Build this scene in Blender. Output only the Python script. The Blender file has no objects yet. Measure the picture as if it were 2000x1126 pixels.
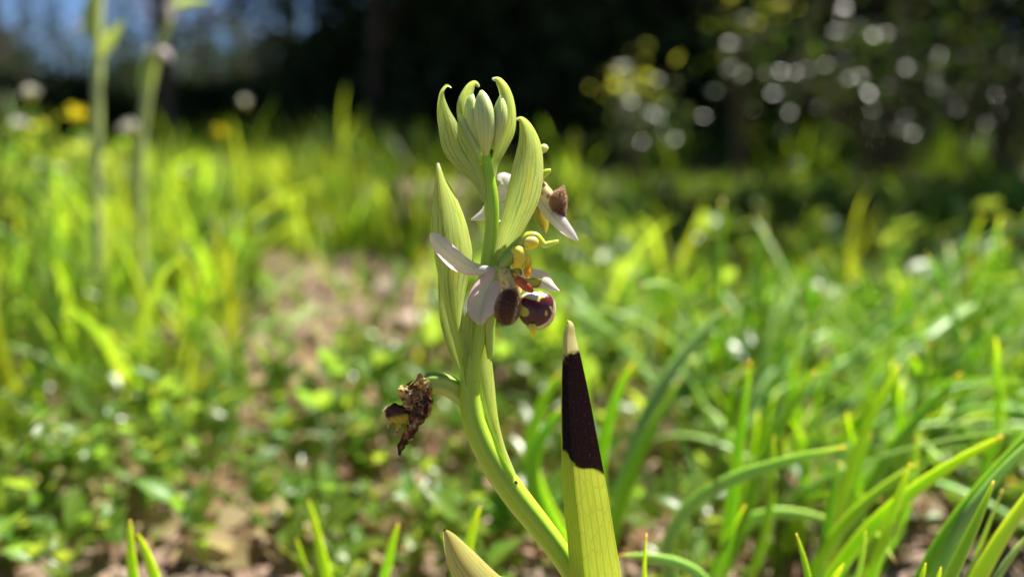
import bpy, math, random
import numpy as np
from mathutils import Vector, Matrix, Quaternion, noise as mnoise

# ------------------------------------------------------------------ camera, sky, sun, exposure
SC = bpy.context.scene
COL = SC.collection
F = 1351.0                                   # focal length in photograph pixels (2000 wide)
PITCH = math.radians(13.04)
CAM = Vector((0, 0, 0.14))
D0 = 0.110                                   # distance of the orchid, metres
U = D0 / F                                   # one photograph pixel at the orchid, metres

cd = bpy.data.cameras.new('camera')
cam = bpy.data.objects.new('camera', cd); COL.objects.link(cam)
cam.location = CAM
cam.rotation_euler = (math.pi / 2 - PITCH, 0, 0)
cd.sensor_width = 36; cd.lens = 36 * F / 2000
cd.clip_start = 0.01; cd.clip_end = 2000
cd.dof.use_dof = True; cd.dof.focus_distance = D0 - 0.0018
cd.dof.aperture_fstop = 6.9; cd.dof.aperture_blades = 0
SC.camera = cam

SUN_AZ, SUN_EL = math.radians(42), math.radians(58)
w = bpy.data.worlds.new('World'); SC.world = w; w.use_nodes = True
nt = w.node_tree
bg = nt.nodes['Background']
sky = nt.nodes.new('ShaderNodeTexSky'); sky.sky_type = 'NISHITA'; sky.sun_disc = False
sky.sun_elevation = SUN_EL; sky.sun_rotation = SUN_AZ
sky.air_density = 0.7; sky.dust_density = 0.0; sky.ozone_density = 4.0; sky.altitude = 2500
nt.links.new(sky.outputs[0], bg.inputs[0]); bg.inputs[1].default_value = 0.052

sd = bpy.data.lights.new('sun', 'SUN'); sd.energy = 5.0; sd.angle = math.radians(0.53); sd.color = (1, 0.95, 0.86)
sun = bpy.data.objects.new('sun', sd); COL.objects.link(sun)
SDIR = Vector((math.sin(SUN_AZ) * math.cos(SUN_EL), math.cos(SUN_AZ) * math.cos(SUN_EL), math.sin(SUN_EL)))
sun.rotation_euler = SDIR.to_track_quat('Z', 'Y').to_euler(); sun.location = SDIR * 5

SC.view_settings.view_transform = 'Standard'; SC.view_settings.look = 'None'
SC.view_settings.exposure = 1.38; SC.view_settings.gamma = 1; SC.view_settings.use_curve_mapping = False
SC.cycles.max_bounces = 10; SC.cycles.transparent_max_bounces = 8
SC.cycles.diffuse_bounces = 5; SC.cycles.glossy_bounces = 3; SC.cycles.transmission_bounces = 6
SC.cycles.sample_clamp_indirect = 6

RCAM = cam.rotation_euler.to_matrix()
def W(px, py, d=D0):
    """photograph pixel + distance along the axis -> point in the place"""
    return CAM + RCAM @ Vector(((px - 1000) / F * d, (563 - py) / F * d, -d))
def WO(p):
    """orchid drawing coordinates (x, y in photo pixels, z in the same unit towards the viewer)"""
    return W(p[0], p[1], D0 - p[2] * U)
rnd = random.Random(7)
def gz(x, y):
    r = math.hypot(x, y)
    k = 1 / (1 + (r / 4) ** 2)
    return k * (0.004 * math.sin(x * 23 + 1.3) * math.sin(y * 19 + .4) + 0.003 * math.sin(x * 51 + y * 37) + 0.008 * math.sin(x * 5.1 + 2) * math.cos(y * 4.3))

# ------------------------------------------------------------------ materials
MATS = {}
class NB:
    def __init__(s, name):
        s.m = bpy.data.materials.new(name); s.m.use_nodes = True
        s.t = s.m.node_tree; s.t.nodes.clear(); MATS[name] = s.m
        s.out = s.n('ShaderNodeOutputMaterial')
    def n(s, typ, **kw):
        nd = s.t.nodes.new(typ)
        for k, v in kw.items(): setattr(nd, k, v)
        return nd
    def l(s, a, b): s.t.links.new(a, b)
    def val(s, sock, v):
        if hasattr(v, 'is_linked') or hasattr(v, 'links'): s.l(v, sock)
        else: sock.default_value = v
    def math(s, op, a, b=0.0, c=None, clamp=False):
        nd = s.n('ShaderNodeMath', operation=op, use_clamp=clamp)
        s.val(nd.inputs[0], a); s.val(nd.inputs[1], b)
        if c is not None: s.val(nd.inputs[2], c)
        return nd.outputs[0]
    def mix(s, fac, a, b, mode='MIX'):
        nd = s.n('ShaderNodeMix', data_type='RGBA', blend_type=mode)
        s.val(nd.inputs[0], fac)
        s.val(nd.inputs[6], a if not isinstance(a, tuple) else (*a[:3], 1))
        s.val(nd.inputs[7], b if not isinstance(b, tuple) else (*b[:3], 1))
        return nd.outputs[2]
    def noise(s, scale, detail=2, vec=None, rough=.5):
        nd = s.n('ShaderNodeTexNoise'); nd.inputs['Scale'].default_value = scale
        nd.inputs['Detail'].default_value = detail; nd.inputs['Roughness'].default_value = rough
        if vec is not None: s.l(vec, nd.inputs['Vector'])
        return nd.outputs[0]
    def ramp(s, fac, lo, hi):
        nd = s.n('ShaderNodeMapRange', interpolation_type='SMOOTHSTEP')
        s.val(nd.inputs[0], fac); nd.inputs[1].default_value = lo; nd.inputs[2].default_value = hi
        return nd.outputs[0]
    def obj(s): return s.n('ShaderNodeTexCoord').outputs['Object']
    def uv(s):
        u = s.n('ShaderNodeUVMap'); u.uv_map = 'UVMap'
        sp = s.n('ShaderNodeSeparateXYZ'); s.l(u.outputs[0], sp.inputs[0])
        return u.outputs[0], sp.outputs[0], sp.outputs[1]
    def bump(s, h, strength=.3, dist=.001):
        nd = s.n('ShaderNodeBump'); nd.inputs['Strength'].default_value = strength
        nd.inputs['Distance'].default_value = dist; s.l(h, nd.inputs['Height']); return nd.outputs[0]
    def rand(s):
        a = s.n('ShaderNodeObjectInfo').outputs['Random']; b = s.n('ShaderNodeNewGeometry').outputs['Random Per Island']
        return s.math('FRACT', s.math('ADD', a, b))
    def vary(s, colour, r, hue=.03, val=.3, sat=.1):
        nd = s.n('ShaderNodeHueSaturation'); s.val(nd.inputs['Color'], colour if not isinstance(colour, tuple) else (*colour[:3], 1))
        s.l(s.math('MULTIPLY_ADD', r, 2 * hue, .5 - hue), nd.inputs['Hue'])
        r2 = s.math('FRACT', s.math('MULTIPLY', r, 7.31))
        s.l(s.math('MULTIPLY_ADD', r2, 2 * val, 1 - val), nd.inputs['Value'])
        return nd.outputs[0]
    def surf(s, colour, rough=.5, spec=.5, trans=None, tfac=.4, nrm=None, sss=0, srad=(1, 1, .4), sscale=.001, sheen=0, coat=0):
        p = s.n('ShaderNodeBsdfPrincipled'); s.val(p.inputs['Base Color'], colour if not isinstance(colour, tuple) else (*colour[:3], 1))
        s.val(p.inputs['Roughness'], rough); p.inputs['Specular IOR Level'].default_value = spec
        if nrm is not None: s.l(nrm, p.inputs['Normal'])
        if sss:
            p.inputs['Subsurface Weight'].default_value = sss; p.inputs['Subsurface Radius'].default_value = srad
            p.inputs['Subsurface Scale'].default_value = sscale
        if sheen: p.inputs['Sheen Weight'].default_value = sheen; p.inputs['Sheen Roughness'].default_value = .4
        if coat: p.inputs['Coat Weight'].default_value = coat; p.inputs['Coat Roughness'].default_value = .25
        res = p.outputs[0]
        if trans is not None:
            t = s.n('ShaderNodeBsdfTranslucent'); s.val(t.inputs[0], trans if not isinstance(trans, tuple) else (*trans[:3], 1))
            mx = s.n('ShaderNodeMixShader'); s.val(mx.inputs[0], tfac); s.l(p.outputs[0], mx.inputs[1]); s.l(t.outputs[0], mx.inputs[2])
            res = mx.outputs[0]
        s.l(res, s.out.inputs[0]); return s.m

def veined(name, base, vein, tcol, n=9, tfac=.5, tip=None, rough=.42, vein_amt=.8, length=14):
    b = NB(name); uvv, u, v = b.uv()
    ns = b.noise(5, 2, uvv)
    uu = b.math('ADD', u, b.math('MULTIPLY', ns, .11))
    pp = b.math('PINGPONG', b.math('MULTIPLY', uu, float(n)), .5)
    line = b.math('SUBTRACT', 1.0, b.ramp(pp, .03, .17))
    mp = b.n('ShaderNodeMapping'); b.l(uvv, mp.inputs[0]); mp.inputs['Scale'].default_value = (n * 1.3, length * .5, 1)
    vo = b.n('ShaderNodeTexVoronoi', feature='DISTANCE_TO_EDGE'); vo.inputs['Scale'].default_value = 1; b.l(mp.outputs[0], vo.inputs['Vector'])
    net = b.math('SUBTRACT', 1.0, b.ramp(vo.outputs['Distance'], .01, .09))
    mask = b.math('MAXIMUM', line, b.math('MULTIPLY', net, .55))
    mask = b.math('MULTIPLY', b.math('MULTIPLY', mask, vein_amt), b.ramp(b.noise(4.5, 3, uvv), .25, .65))
    big = b.noise(3.5, 3, uvv)
    c0 = b.mix(b.ramp(big, .35, .7), base, tuple(x * y for x, y in zip(base, (1.15, 1.02, .7))))
    t0 = b.mix(b.ramp(big, .35, .7), tcol, tuple(x * y for x, y in zip(tcol, (1.1, .98, .65))))
    c = b.mix(mask, c0, vein); t = b.mix(mask, t0, tuple(x * y for x, y in zip(vein, (1.6, 1.6, 1.2))))
    e = b.math('ABSOLUTE', b.math('SUBTRACT', u, .5))
    edge = b.math('MULTIPLY', b.ramp(e, .455, .5), .6)
    pale = (min(1, base[0] * 1.5 + .05), min(1, base[1] * 1.35), base[2] * 1.9 + .05)
    c = b.mix(edge, c, pale); t = b.mix(edge, t, pale)
    if tip is not None:
        tm = b.ramp(v, tip[1], tip[2]); c = b.mix(tm, c, tip[0]); t = b.mix(tm, t, tip[0])
    nr = b.bump(mask, .35, .0004)
    return b.surf(c, rough, .45, t, tfac, nr)

veined('bract_tissue', (.46, .55, .18), (.15, .26, .04), (.68, .82, .20), 9, .5, ((.90, .92, .72), .90, 1.0))  # near-white tips paint the overexposed rim glow into the colour
veined('bract_tissue_low', (.42, .52, .14), (.15, .26, .04), (.64, .78, .17), 8, .5)
# leaf with the black upper half
def black_leaf():
    b = NB('blackened_leaf'); uvv, u, v = b.uv()
    iso = b.n('ShaderNodeMapping'); b.l(uvv, iso.inputs[0]); iso.inputs['Scale'].default_value = (1, 15, 1); iso = iso.outputs[0]
    ns = b.noise(2.2, 1.5, iso)
    pp = b.math('PINGPONG', b.math('MULTIPLY', b.math('ADD', u, b.math('MULTIPLY', b.noise(4, 2, uvv), .05)), 10.0), .5)
    line = b.math('MULTIPLY', b.math('SUBTRACT', 1.0, b.ramp(pp, .02, .15)), .5)
    mp = b.n('ShaderNodeMapping'); b.l(uvv, mp.inputs[0]); mp.inputs['Scale'].default_value = (13, 26, 1)
    vo = b.n('ShaderNodeTexVoronoi', feature='DISTANCE_TO_EDGE'); vo.inputs['Scale'].default_value = 1; b.l(mp.outputs[0], vo.inputs['Vector'])
    net = b.math('MULTIPLY', b.math('SUBTRACT', 1.0, b.ramp(vo.outputs['Distance'], .01, .07)), .3)
    vm = b.math('MAXIMUM', line, net)
    grn = b.mix(b.noise(3, 2, uvv), (.36, .42, .05), (.26, .36, .05)); grn = b.mix(vm, grn, (.14, .20, .02))
    tgr = b.mix(vm, (.60, .70, .06), (.30, .38, .03))
    # black zone in v, slanted across u
    lo = b.math('ADD', b.math('ADD', .634, b.math('MULTIPLY', u, -.058)), b.math('MULTIPLY', b.math('SUBTRACT', ns, .5), .05))
    low = b.math('SUBTRACT', v, lo); lowm = b.ramp(low, -.002, .008)
    hi = b.math('ADD', .782, b.math('ADD', b.math('MULTIPLY', u, .025), b.math('MULTIPLY', b.math('SUBTRACT', b.noise(4, 4, iso), .5), .07)))
    him = b.math('SUBTRACT', 1.0, b.ramp(b.math('SUBTRACT', v, hi), -.012, .014))
    fl = b.math('ADD', u, b.math('MULTIPLY', b.math('SUBTRACT', b.noise(20, 3, uvv), .5), .06))
    fl = b.ramp(fl, .035, .085)
    bm = b.math('MULTIPLY', b.math('MULTIPLY', lowm, him), fl)
    mp2 = b.n('ShaderNodeMapping'); b.l(uvv, mp2.inputs[0]); mp2.inputs['Scale'].default_value = (14, 190, 1)
    sp = b.ramp(b.noise(1.4, 4, mp2.outputs[0], .7), .61, .66)
    blk = b.mix(b.noise(6, 4, iso), (.005, .0025, .002), (.022, .008, .005)); blk = b.mix(b.math('MULTIPLY', sp, .8), blk, (.42, .36, .26))
    dry = b.mix(b.noise(6, 4, iso), (.66, .62, .30), (.46, .40, .16))
    up = b.ramp(b.math('SUBTRACT', v, hi), -.05, .02)
    rim = b.math('MULTIPLY', b.ramp(low, -.016, -.001), b.math('SUBTRACT', 1.0, lowm))
    c = b.mix(up, grn, dry); c = b.mix(b.math('MULTIPLY', rim, .7), c, (.16, .05, .02)); c = b.mix(bm, c, blk)
    t = b.mix(up, tgr, (.62, .56, .24)); t = b.mix(bm, t, (.010, .003, .004))
    h = b.math('ADD', b.math('MULTIPLY', vm, .8), b.math('MULTIPLY', b.noise(60, 3, uvv), b.math('MULTIPLY', bm, .8)))
    b.surf(c, b.mix(bm, (.5, .5, .5), (.3, .3, .3)), .28, t, .5, b.bump(h, .5, .0005))
black_leaf()
veined('dry_tipped_leaf', (.52, .50, .22), (.26, .27, .07), (.70, .66, .22), 9, .45, ((.03, .015, .012), .972, .982))

def stem_mat():
    b = NB('orchid_stem'); o = b.obj(); uvv, u, v = b.uv()
    mp = b.n('ShaderNodeMapping'); b.l(uvv, mp.inputs[0]); mp.inputs['Scale'].default_value = (26, 3, 1)
    st = b.noise(1, 3, mp.outputs[0])
    c = b.mix(b.ramp(st, .3, .7), (.33, .52, .02), (.43, .60, .045))
    sp = b.ramp(b.noise(900, 2, o), .70, .76); c = b.mix(b.math('MULTIPLY', sp, .35), c, (.12, .2, .03))
    b.surf(c, .42, .45, nrm=b.bump(st, .25, .0004), sss=.85, srad=(.7, 1, .18), sscale=.0016)
stem_mat()
b = NB('stalk'); o = b.obj(); b.surf(b.mix(b.noise(200, 2, o), (.40, .46, .14), (.48, .52, .20)), .5, .4, sss=.5, srad=(.8, 1, .3), sscale=.003)
b = NB('ovary'); o = b.obj(); b.surf(b.mix(b.noise(500, 2, o), (.30, .44, .06), (.42, .54, .10)), .4, .45, sss=.8, srad=(.7, 1, .2), sscale=.0013)
b = NB('bud'); uvv, u, v = b.uv()
pp = b.math('PINGPONG', b.math('MULTIPLY', u, 14.0), .5); ln = b.math('MULTIPLY', b.math('SUBTRACT', 1.0, b.ramp(pp, .02, .22)), .35)
b.surf(b.mix(ln, b.mix(b.ramp(v, .1, .9), (.50, .58, .16), (.56, .62, .27)), (.24, .32, .08)), .4, .5, sss=.8, srad=(.8, 1, .35), sscale=.002)

def attr_mat(name, rough=.5, spec=.4, trans=None, sss=0, sheen=0, bump=None, sscale=.001, coat=0, srad=(1, .6, .4)):
    b = NB(name); a = b.n('ShaderNodeAttribute'); a.attribute_name = 'Col'
    nr = None
    if bump: nr = b.bump(b.noise(bump[0], 3, b.obj()), bump[1], bump[2])
    b.surf(a.outputs[0], rough, spec, a.outputs[0] if trans else None, trans or 0, nr, sss, srad, sscale, sheen, coat)
attr_mat('sepal_tissue', .45, .4, trans=.6, bump=(1500, .25, .0003))
attr_mat('column_tissue', .32, .5, sss=.7, sscale=.0011, srad=(1, .9, .25))
attr_mat('lip_velvet', .24, .5, sheen=.2, bump=(2600, .35, .0002))
attr_mat('lip_hairy', .6, .3, sheen=.4, bump=(1800, .6, .0004))
attr_mat('withered_tissue', .45, .5, trans=.42, bump=(1400, .9, .0006))
b = NB('lip_hair'); b.surf(b.vary((.16, .075, .03), b.rand(), .02, .5), .45, .5, (.45, .25, .12), .35)
b = NB('pale_hair'); b.surf(b.vary((.55, .42, .22), b.rand(), .02, .3), .45, .5, (.75, .6, .35), .4)

def foliage(name, c, t, tfac=.45, rough=.4, spec=.45, hue=.03, val=.3, tipc=None, oscale=60):
    b = NB(name); r = b.rand(); uvv, u, v = b.uv()
    cc = b.vary(c, r, hue, val); tt = b.vary(t, r, hue, val)
    ns = b.ramp(b.noise(oscale, 3, b.obj()), .3, .75)
    cc = b.mix(b.math('MULTIPLY', ns, .5), cc, tuple(x * .6 for x in c)); 
    if tipc is not None:
        tm = b.math('MULTIPLY', b.ramp(v, tipc[1], tipc[2]), b.ramp(b.math('FRACT', b.math('MULTIPLY', r, 3.77)), .55, .6)); cc = b.mix(tm, cc, tipc[0]); tt = b.mix(tm, tt, tipc[0])
    rr = b.math('MULTIPLY_ADD', r, .15, rough - .07)
    return b.surf(cc, rr, spec, tt, tfac)
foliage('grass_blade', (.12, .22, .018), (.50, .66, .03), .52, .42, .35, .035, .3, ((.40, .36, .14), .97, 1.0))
foliage('grass_blade_shaded', (.05, .10, .006), (.20, .32, .010), .45, .45, .3, .03, .35)  # darker copy, the right lawn's shade is put into its colour
foliage('grass_straw', (.42, .34, .17), (.55, .42, .2), .4, .55, .3, .02, .25)
foliage('herb_leaf', (.11, .20, .025), (.40, .58, .05), .48, .36, .45, .03, .3, None, 200)
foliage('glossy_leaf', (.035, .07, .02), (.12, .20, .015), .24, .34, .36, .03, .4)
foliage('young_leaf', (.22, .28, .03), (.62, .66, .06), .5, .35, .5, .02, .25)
foliage('tree_leaf', (.032, .056, .018), (.06, .10, .02), .22, .6, .15, .03, .45)
foliage('dead_leaf', (.30, .19, .11), (.34, .2, .1), .3, .6, .3, .03, .4, None, 150)
foliage('yellow_leaf', (.60, .42, .03), (.75, .5, .03), .4, .45, .4, .01, .15, None, 150)
foliage('yellow_petal', (.75, .62, .02), (.85, .75, .03), .4, .5, .3, .01, .1)
foliage('white_petal', (.75, .73, .66), (.75, .72, .6), .4, .5, .3, .01, .1)

def fleshy(name, c1, c2, tip=True):
    b = NB(name); r = b.rand(); uvv, u, v = b.uv(); o = b.obj()
    c = b.mix(b.noise(40, 3, o), c1, c2); c = b.vary(c, r, .02, .15)
    mp = b.n('ShaderNodeMapping'); b.l(uvv, mp.inputs[0]); mp.inputs['Scale'].default_value = (18, 5, 1)
    st = b.noise(1, 3, mp.outputs[0]); c = b.mix(b.math('MULTIPLY', b.ramp(st, .45, .75), .3), c, tuple(x * .55 for x in c1))
    sp = b.ramp(b.noise(1300, 2, o), .71, .75); c = b.mix(b.math('MULTIPLY', sp, .4), c, (.55, .6, .4))
    if tip:
        tm = b.ramp(b.math('ADD', v, b.math('MULTIPLY', r, .012)), .974, .99); c = b.mix(tm, c, (.42, .10, .04))
    b.surf(c, .42, .3, nrm=b.bump(st, .2, .0004), sss=.95, srad=(.8, 1, .15), sscale=.003)
fleshy('fleshy_green', (.18, .34, .008), (.28, .43, .014))
fleshy('fleshy_bright', (.36, .60, .008), (.46, .66, .015))
fleshy('fleshy_glaucous', (.19, .34, .08), (.28, .42, .14))

def bark(name, c1, c2):
    b = NB(name); o = b.obj(); mp = b.n('ShaderNodeMapping'); b.l(o, mp.inputs[0]); mp.inputs['Scale'].default_value = (14, 14, 3)
    ns = b.noise(1, 5, mp.outputs[0], .6); b.surf(b.mix(ns, c1, c2), .8, .2, nrm=b.bump(ns, .8, .02))
bark('bark', (.07, .045, .03), (.19, .13, .09))
bark('twig', (.09, .06, .035), (.20, .14, .08))

def soil():
    b = NB('soil'); o = b.obj()
    n1 = b.noise(9, 4, o); n2 = b.noise(120, 4, o, .65); n3 = b.noise(700, 2, o)
    c = b.mix(b.ramp(n2, .3, .7), (.13, .085, .06), (.34, .24, .18)); c = b.mix(b.ramp(n1, .35, .7), c, (.21, .15, .10))
    c = b.mix(b.math('MULTIPLY', b.ramp(n3, .55, .75), .6), c, (.38, .31, .26))
    h = b.math('ADD', n2, b.math('MULTIPLY', n3, .4)); b.surf(c, .85, .2, nrm=b.bump(h, 1, .004))
soil()
b = NB('stone'); r = b.rand(); o = b.obj(); b.surf(b.vary(b.mix(b.noise(150, 4, o), (.32, .23, .18), (.46, .36, .29)), r, .02, .35), .7, .3, nrm=b.bump(b.noise(300, 4, o), .6, .001))

# ------------------------------------------------------------------ mesh helpers
def link_mesh(name, me, mat, parent=None, loc=None):
    o = bpy.data.objects.new(name, me); COL.objects.link(o)
    if mat is not None and not me.materials: me.materials.append(MATS[mat])
    if parent is not None: o.parent = parent
    if loc is not None: o.location = loc
    return o
def mesh_from(name, V, Fc, mat=None, uv=None, col=None, smooth=True, origin=None):
    me = bpy.data.meshes.new(name)
    V = [Vector(v) for v in V]
    if origin is not None: V = [v - origin for v in V]
    me.from_pydata(V, [], Fc)
    if smooth: me.polygons.foreach_set('use_smooth', [True] * len(me.polygons))
    if uv is not None:
        ul = me.uv_layers.new(name='UVMap'); vi = np.empty(len(me.loops), dtype=np.int32); me.loops.foreach_get('vertex_index', vi)
        ul.data.foreach_set('uv', np.asarray(uv, dtype=np.float32)[vi].ravel())
    if col is not None:
        at = me.color_attributes.new('Col', 'FLOAT_COLOR', 'POINT')
        at.data.foreach_set('color', np.array([(*c[:3], 1) for c in col], dtype=np.float32).ravel())
    if mat: me.materials.append(MATS[mat])
    me.update(); return me
def lerp_list(L, t):
    """value of a list of numbers or tuples at t in 0..1 (smooth)"""
    if not isinstance(L, (list, tuple)): return L
    n = len(L) - 1
    if n == 0: return L[0]
    x = min(max(t, 0), 1) * n; i = min(int(x), n - 1); f = x - i
    P = lambda k: L[min(max(k, 0), n)]
    def cr(a, b, c, d): return .5 * ((2 * b) + (-a + c) * f + (2 * a - 5 * b + 4 * c - d) * f * f + (-a + 3 * b - 3 * c + d) * f ** 3)
    a, b_, c, d = P(i - 1), P(i), P(i + 1), P(i + 2)
    if isinstance(b_, (tuple, list, Vector)): return tuple(cr(*q) for q in zip(a, b_, c, d))
    return cr(a, b_, c, d)
def frames(sp, n, ref, flip=False):
    pts = [Vector(lerp_list(sp, k / n)) for k in range(n + 1)]
    fr = []
    for k in range(n + 1):
        T = (pts[min(k + 1, n)] - pts[max(k - 1, 0)]).normalized()
        S = T.cross(ref)
        if S.length < 1e-4: S = Vector((1, 0, 0))
        S.normalize(); N = S.cross(T).normalized(); fr.append((pts[k], T, -S if flip else S, N))
    return fr
def sheet(sp, wd, arc=0, roll=0, nu=10, nv=26, ref=Vector((0, 0, 1)), ruffle=(0, 0), fold=0, mp=None, colf=None, seed=0):
    """thin leaf-like surface: spine base->tip, half widths (number or (left,right)), cross-section arc and roll in degrees"""
    V = []; UV = []; C = []
    fr = frames([tuple(p) for p in sp], nv, ref, mp is not None)      # drawing coordinates have y down
    for k, (P, T, S, N) in enumerate(fr):
        t = k / nv
        ww = lerp_list(wd, t); wl, wr = (ww if isinstance(ww, tuple) else (ww, ww)); wl = max(wl, .02 * 0 + 1e-5); wr = max(wr, 1e-5)
        ph = math.radians(max(lerp_list(arc, t), .5)); rl = Matrix.Rotation(math.radians(lerp_list(roll, t)), 3, T)
        S2 = rl @ S; N2 = rl @ N
        for j in range(nu + 1):
            u = j / nu * 2 - 1; wdt = wr if u > 0 else wl
            R = wdt / (math.sin(ph) if ph < math.pi / 2 else 1)
            fo = fold if not isinstance(fold, tuple) else (fold[0] if u < 0 else fold[1])
            x = R * math.sin(u * ph); z = R * (1 - math.cos(u * ph)) + fo * abs(u) * wdt
            if ruffle[0]: z += ruffle[0] * wdt * abs(u) ** 2 * math.sin(t * ruffle[1] + (0 if u > 0 else 2.1) + seed)
            q = P + S2 * x + N2 * z
            V.append(mp(q) if mp else q); UV.append((j / nu, t))
            if colf: C.append(colf(u, t, q))
    Fc = [(k * (nu + 1) + j, k * (nu + 1) + j + 1, (k + 1) * (nu + 1) + j + 1, (k + 1) * (nu + 1) + j) for k in range(nv) for j in range(nu)]
    return V, Fc, UV, (C if colf else None)
def tube(sp, rad, ns=14, nv=26, ref=Vector((0, 0, 1)), flat=1.0, ridges=(0, 0), mp=None, colf=None, twist=0, ncoef=None):
    V = []; UV = []; C = []
    fr = frames([tuple(p) for p in sp], nv, ref)
    for k, (P, T, S, N) in enumerate(fr):
        t = k / nv; r = max(lerp_list(rad, t), 1e-5)
        for j in range(ns):
            a = 2 * math.pi * j / ns + twist * t
            rr = r * (1 + ridges[1] * math.cos(ridges[0] * a)) if ridges[0] else r
            q = P + S * (rr * math.cos(a)) + N * (rr * flat * math.sin(a))
            if ncoef: q = q + Vector(mnoise.noise_vector(q * ncoef[0])) * ncoef[1]
            V.append(mp(q) if mp else q); UV.append((j / ns, t))
            if colf: C.append(colf(a, t, q))
    Fc = [(k * ns + j, k * ns + (j + 1) % ns, (k + 1) * ns + (j + 1) % ns, (k + 1) * ns + j) for k in range(nv) for j in range(ns)]
    Fc.append(tuple(reversed(range(ns)))); Fc.append(tuple(nv * ns + j for j in range(ns)))
    return V, Fc, UV, (C if colf else None)
def ellipsoid(c, r, tilt=0, nu=40, nv=28, mp=None, colf=None, shape=None, yaw=0):
    V = []; C = []; UV = []; c = Vector(c)
    M = Matrix.Rotation(math.radians(tilt), 3, 'Z') @ Matrix.Rotation(math.radians(yaw), 3, 'Y')
    for i in range(nv + 1):
        th = math.pi * i / nv
        for j in range(nu):
            a = 2 * math.pi * j / nu
            d = Vector((math.sin(th) * math.cos(a), math.cos(th), math.sin(th) * math.sin(a)))
            k = shape(d) if shape else 1
            q = c + M @ Vector((d.x * r[0] * k, d.y * r[1] * k, d.z * r[2] * k))
            V.append(mp(q) if mp else q); UV.append((j / nu, i / nv))
            if colf: C.append(colf(d, q))
    Fc = [(i * nu + j, i * nu + (j + 1) % nu, (i + 1) * nu + (j + 1) % nu, (i + 1) * nu + j) for i in range(nv) for j in range(nu)]
    return V, Fc, UV, (C if colf else None)
def empty(name, loc=(0, 0, 0)):
    o = bpy.data.objects.new(name, None); COL.objects.link(o); o.location = loc; o.empty_display_size = .01; return o
def tag(o, label=None, cat=None, group=None, kind=None):
    if label: o['label'] = label
    if cat: o['category'] = cat
    if group: o['group'] = group
    if kind: o['kind'] = kind
    return o

# ------------------------------------------------------------------ ground
def build_ground():
    ax = [0.0]; st = .012
    while ax[-1] < 400:
        ax.append(ax[-1] + st)
        if ax[-1] > 1.2: st *= 1.13
    xs = [-a for a in reversed(ax[1:])] + ax
    n = len(xs); X, Y = np.meshgrid(xs, xs)
    V = [(x, y, gz(x, y)) for x, y in zip(X.ravel(), Y.ravel())]
    Fc = [(i * n + j, i * n + j + 1, (i + 1) * n + j + 1, (i + 1) * n + j) for i in range(n - 1) for j in range(n - 1)]
    tag(link_mesh('ground', mesh_from('ground', V, Fc, 'soil'), None), 'brown stony soil under the grass', 'ground', None, 'structure')
build_ground()

# ------------------------------------------------------------------ the orchid
BASE = W(1185, 1700, D0 + .004); BASE.z = gz(BASE.x, BASE.y)
orchid = tag(empty('orchid', BASE), 'bee orchid with dark furry lip, pink sepals and green hooded bracts', 'orchid')
def opart(name, g, mat, parent=None, kind=None, label=None, subsurf=0):
    V, Fc, UV, C = g
    o = link_mesh(name, mesh_from(name, V, Fc, mat, UV, C, True, BASE), None, parent or orchid)
    if kind: o['kind'] = kind
    if label: o['label'] = label
    return o
def bw(q): return WO(q)
bl = W(1135, 1160); bl2 = BASE
def inv(p):        # world -> drawing coords
    q = RCAM.transposed() @ (Vector(p) - CAM); d = -q.z
    return (q.x / d * F + 1000, 563 - q.y / d * F, (D0 - d) / U)
ib = inv(BASE - Vector((0, 0, .004)))

def sub(a, b, n): return [tuple(x + (y - x) * k / n for x, y in zip(a, b)) for k in range(n)]
stem_pts = sub(ib, (1150, 1190, 0), 8) + [(1150, 1190, 0), (1130, 1142, 0), (1100, 1088, 0), (1052, 1024, 0), (1003, 962, 0), (958, 895, 0), (927, 825, 0), (917, 760, 0), (921, 700, 0),
            (934, 640, -4), (946, 570, -6), (955, 500, -4), (961, 440, 0), (959, 385, 2), (953, 335, 2), (949, 295, 2), (947, 265, 0)]
stem_r = [21] * 8 + [20, 21, 22.5, 24.5, 26, 25, 23, 20, 19.5, 20, 17, 14.5, 13.5, 14.5, 11, 7, 4]
stem = opart('stem', tube(stem_pts, stem_r, 28, 160, mp=bw, ridges=(9, .012), flat=.95), 'orchid_stem')
# small brown scar on the stem
opart('scar', ellipsoid((1008, 941, 20), (4, 3, 3), 40, 10, 8, mp=bw, colf=lambda d, q: (.12, .05, .02)), 'lip_hairy', stem)

def bract(sp, wd, arc, roll=0, mat='bract_tissue', nu=18, nv=44, fold=0, ruffle=(0, 0), label=None, parent=None):
    return opart('bract', sheet(sp, wd, arc, roll, nu, nv, mp=bw, fold=fold, ruffle=ruffle), mat, parent, None, label)
# big left bract: long pointed boat with its left flank folded to the front
bract([(920, 752, 12), (899, 680, 10), (885, 620, 4), (876, 560, -4), (874, 510, -10), (874, 450, -14), (867, 390, -12), (859, 345, -8), (855, 318, -4)],
      [(14, 10), (14, 11), (20, 14), (24, 30), (30, 44), (35, 37), (24, 24), (9, 9), (2.5, 2.5)],
      [70, 80, 85, 80, 70, 60, 60, 70, 80], [-10, -20, -25, -20, -14, -10, -5, 0, 0], label='long pointed bract folded along its left side')
# outer layer behind it
bract([(912, 745, -14), (893, 690, -22), (878, 630, -28), (872, 580, -30), (866, 520, -34), (862, 480, -36)], [8, 14, 17, 15, 10, 3], 30, 10, 'bract_tissue_low')
# right lower bract of the withered flower
bract([(1002, 930, 16), (978, 872, 8), (962, 815, -6), (952, 750, -14), (949, 700, -16), (953, 648, -16)],
      [(6, 8), (9, 9), (13, 12), (16, 15), (14, 12), (1.5, 1.5)], [60, 60, 60, 50, 40, 40], 8, 'bract_tissue_low')
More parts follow.
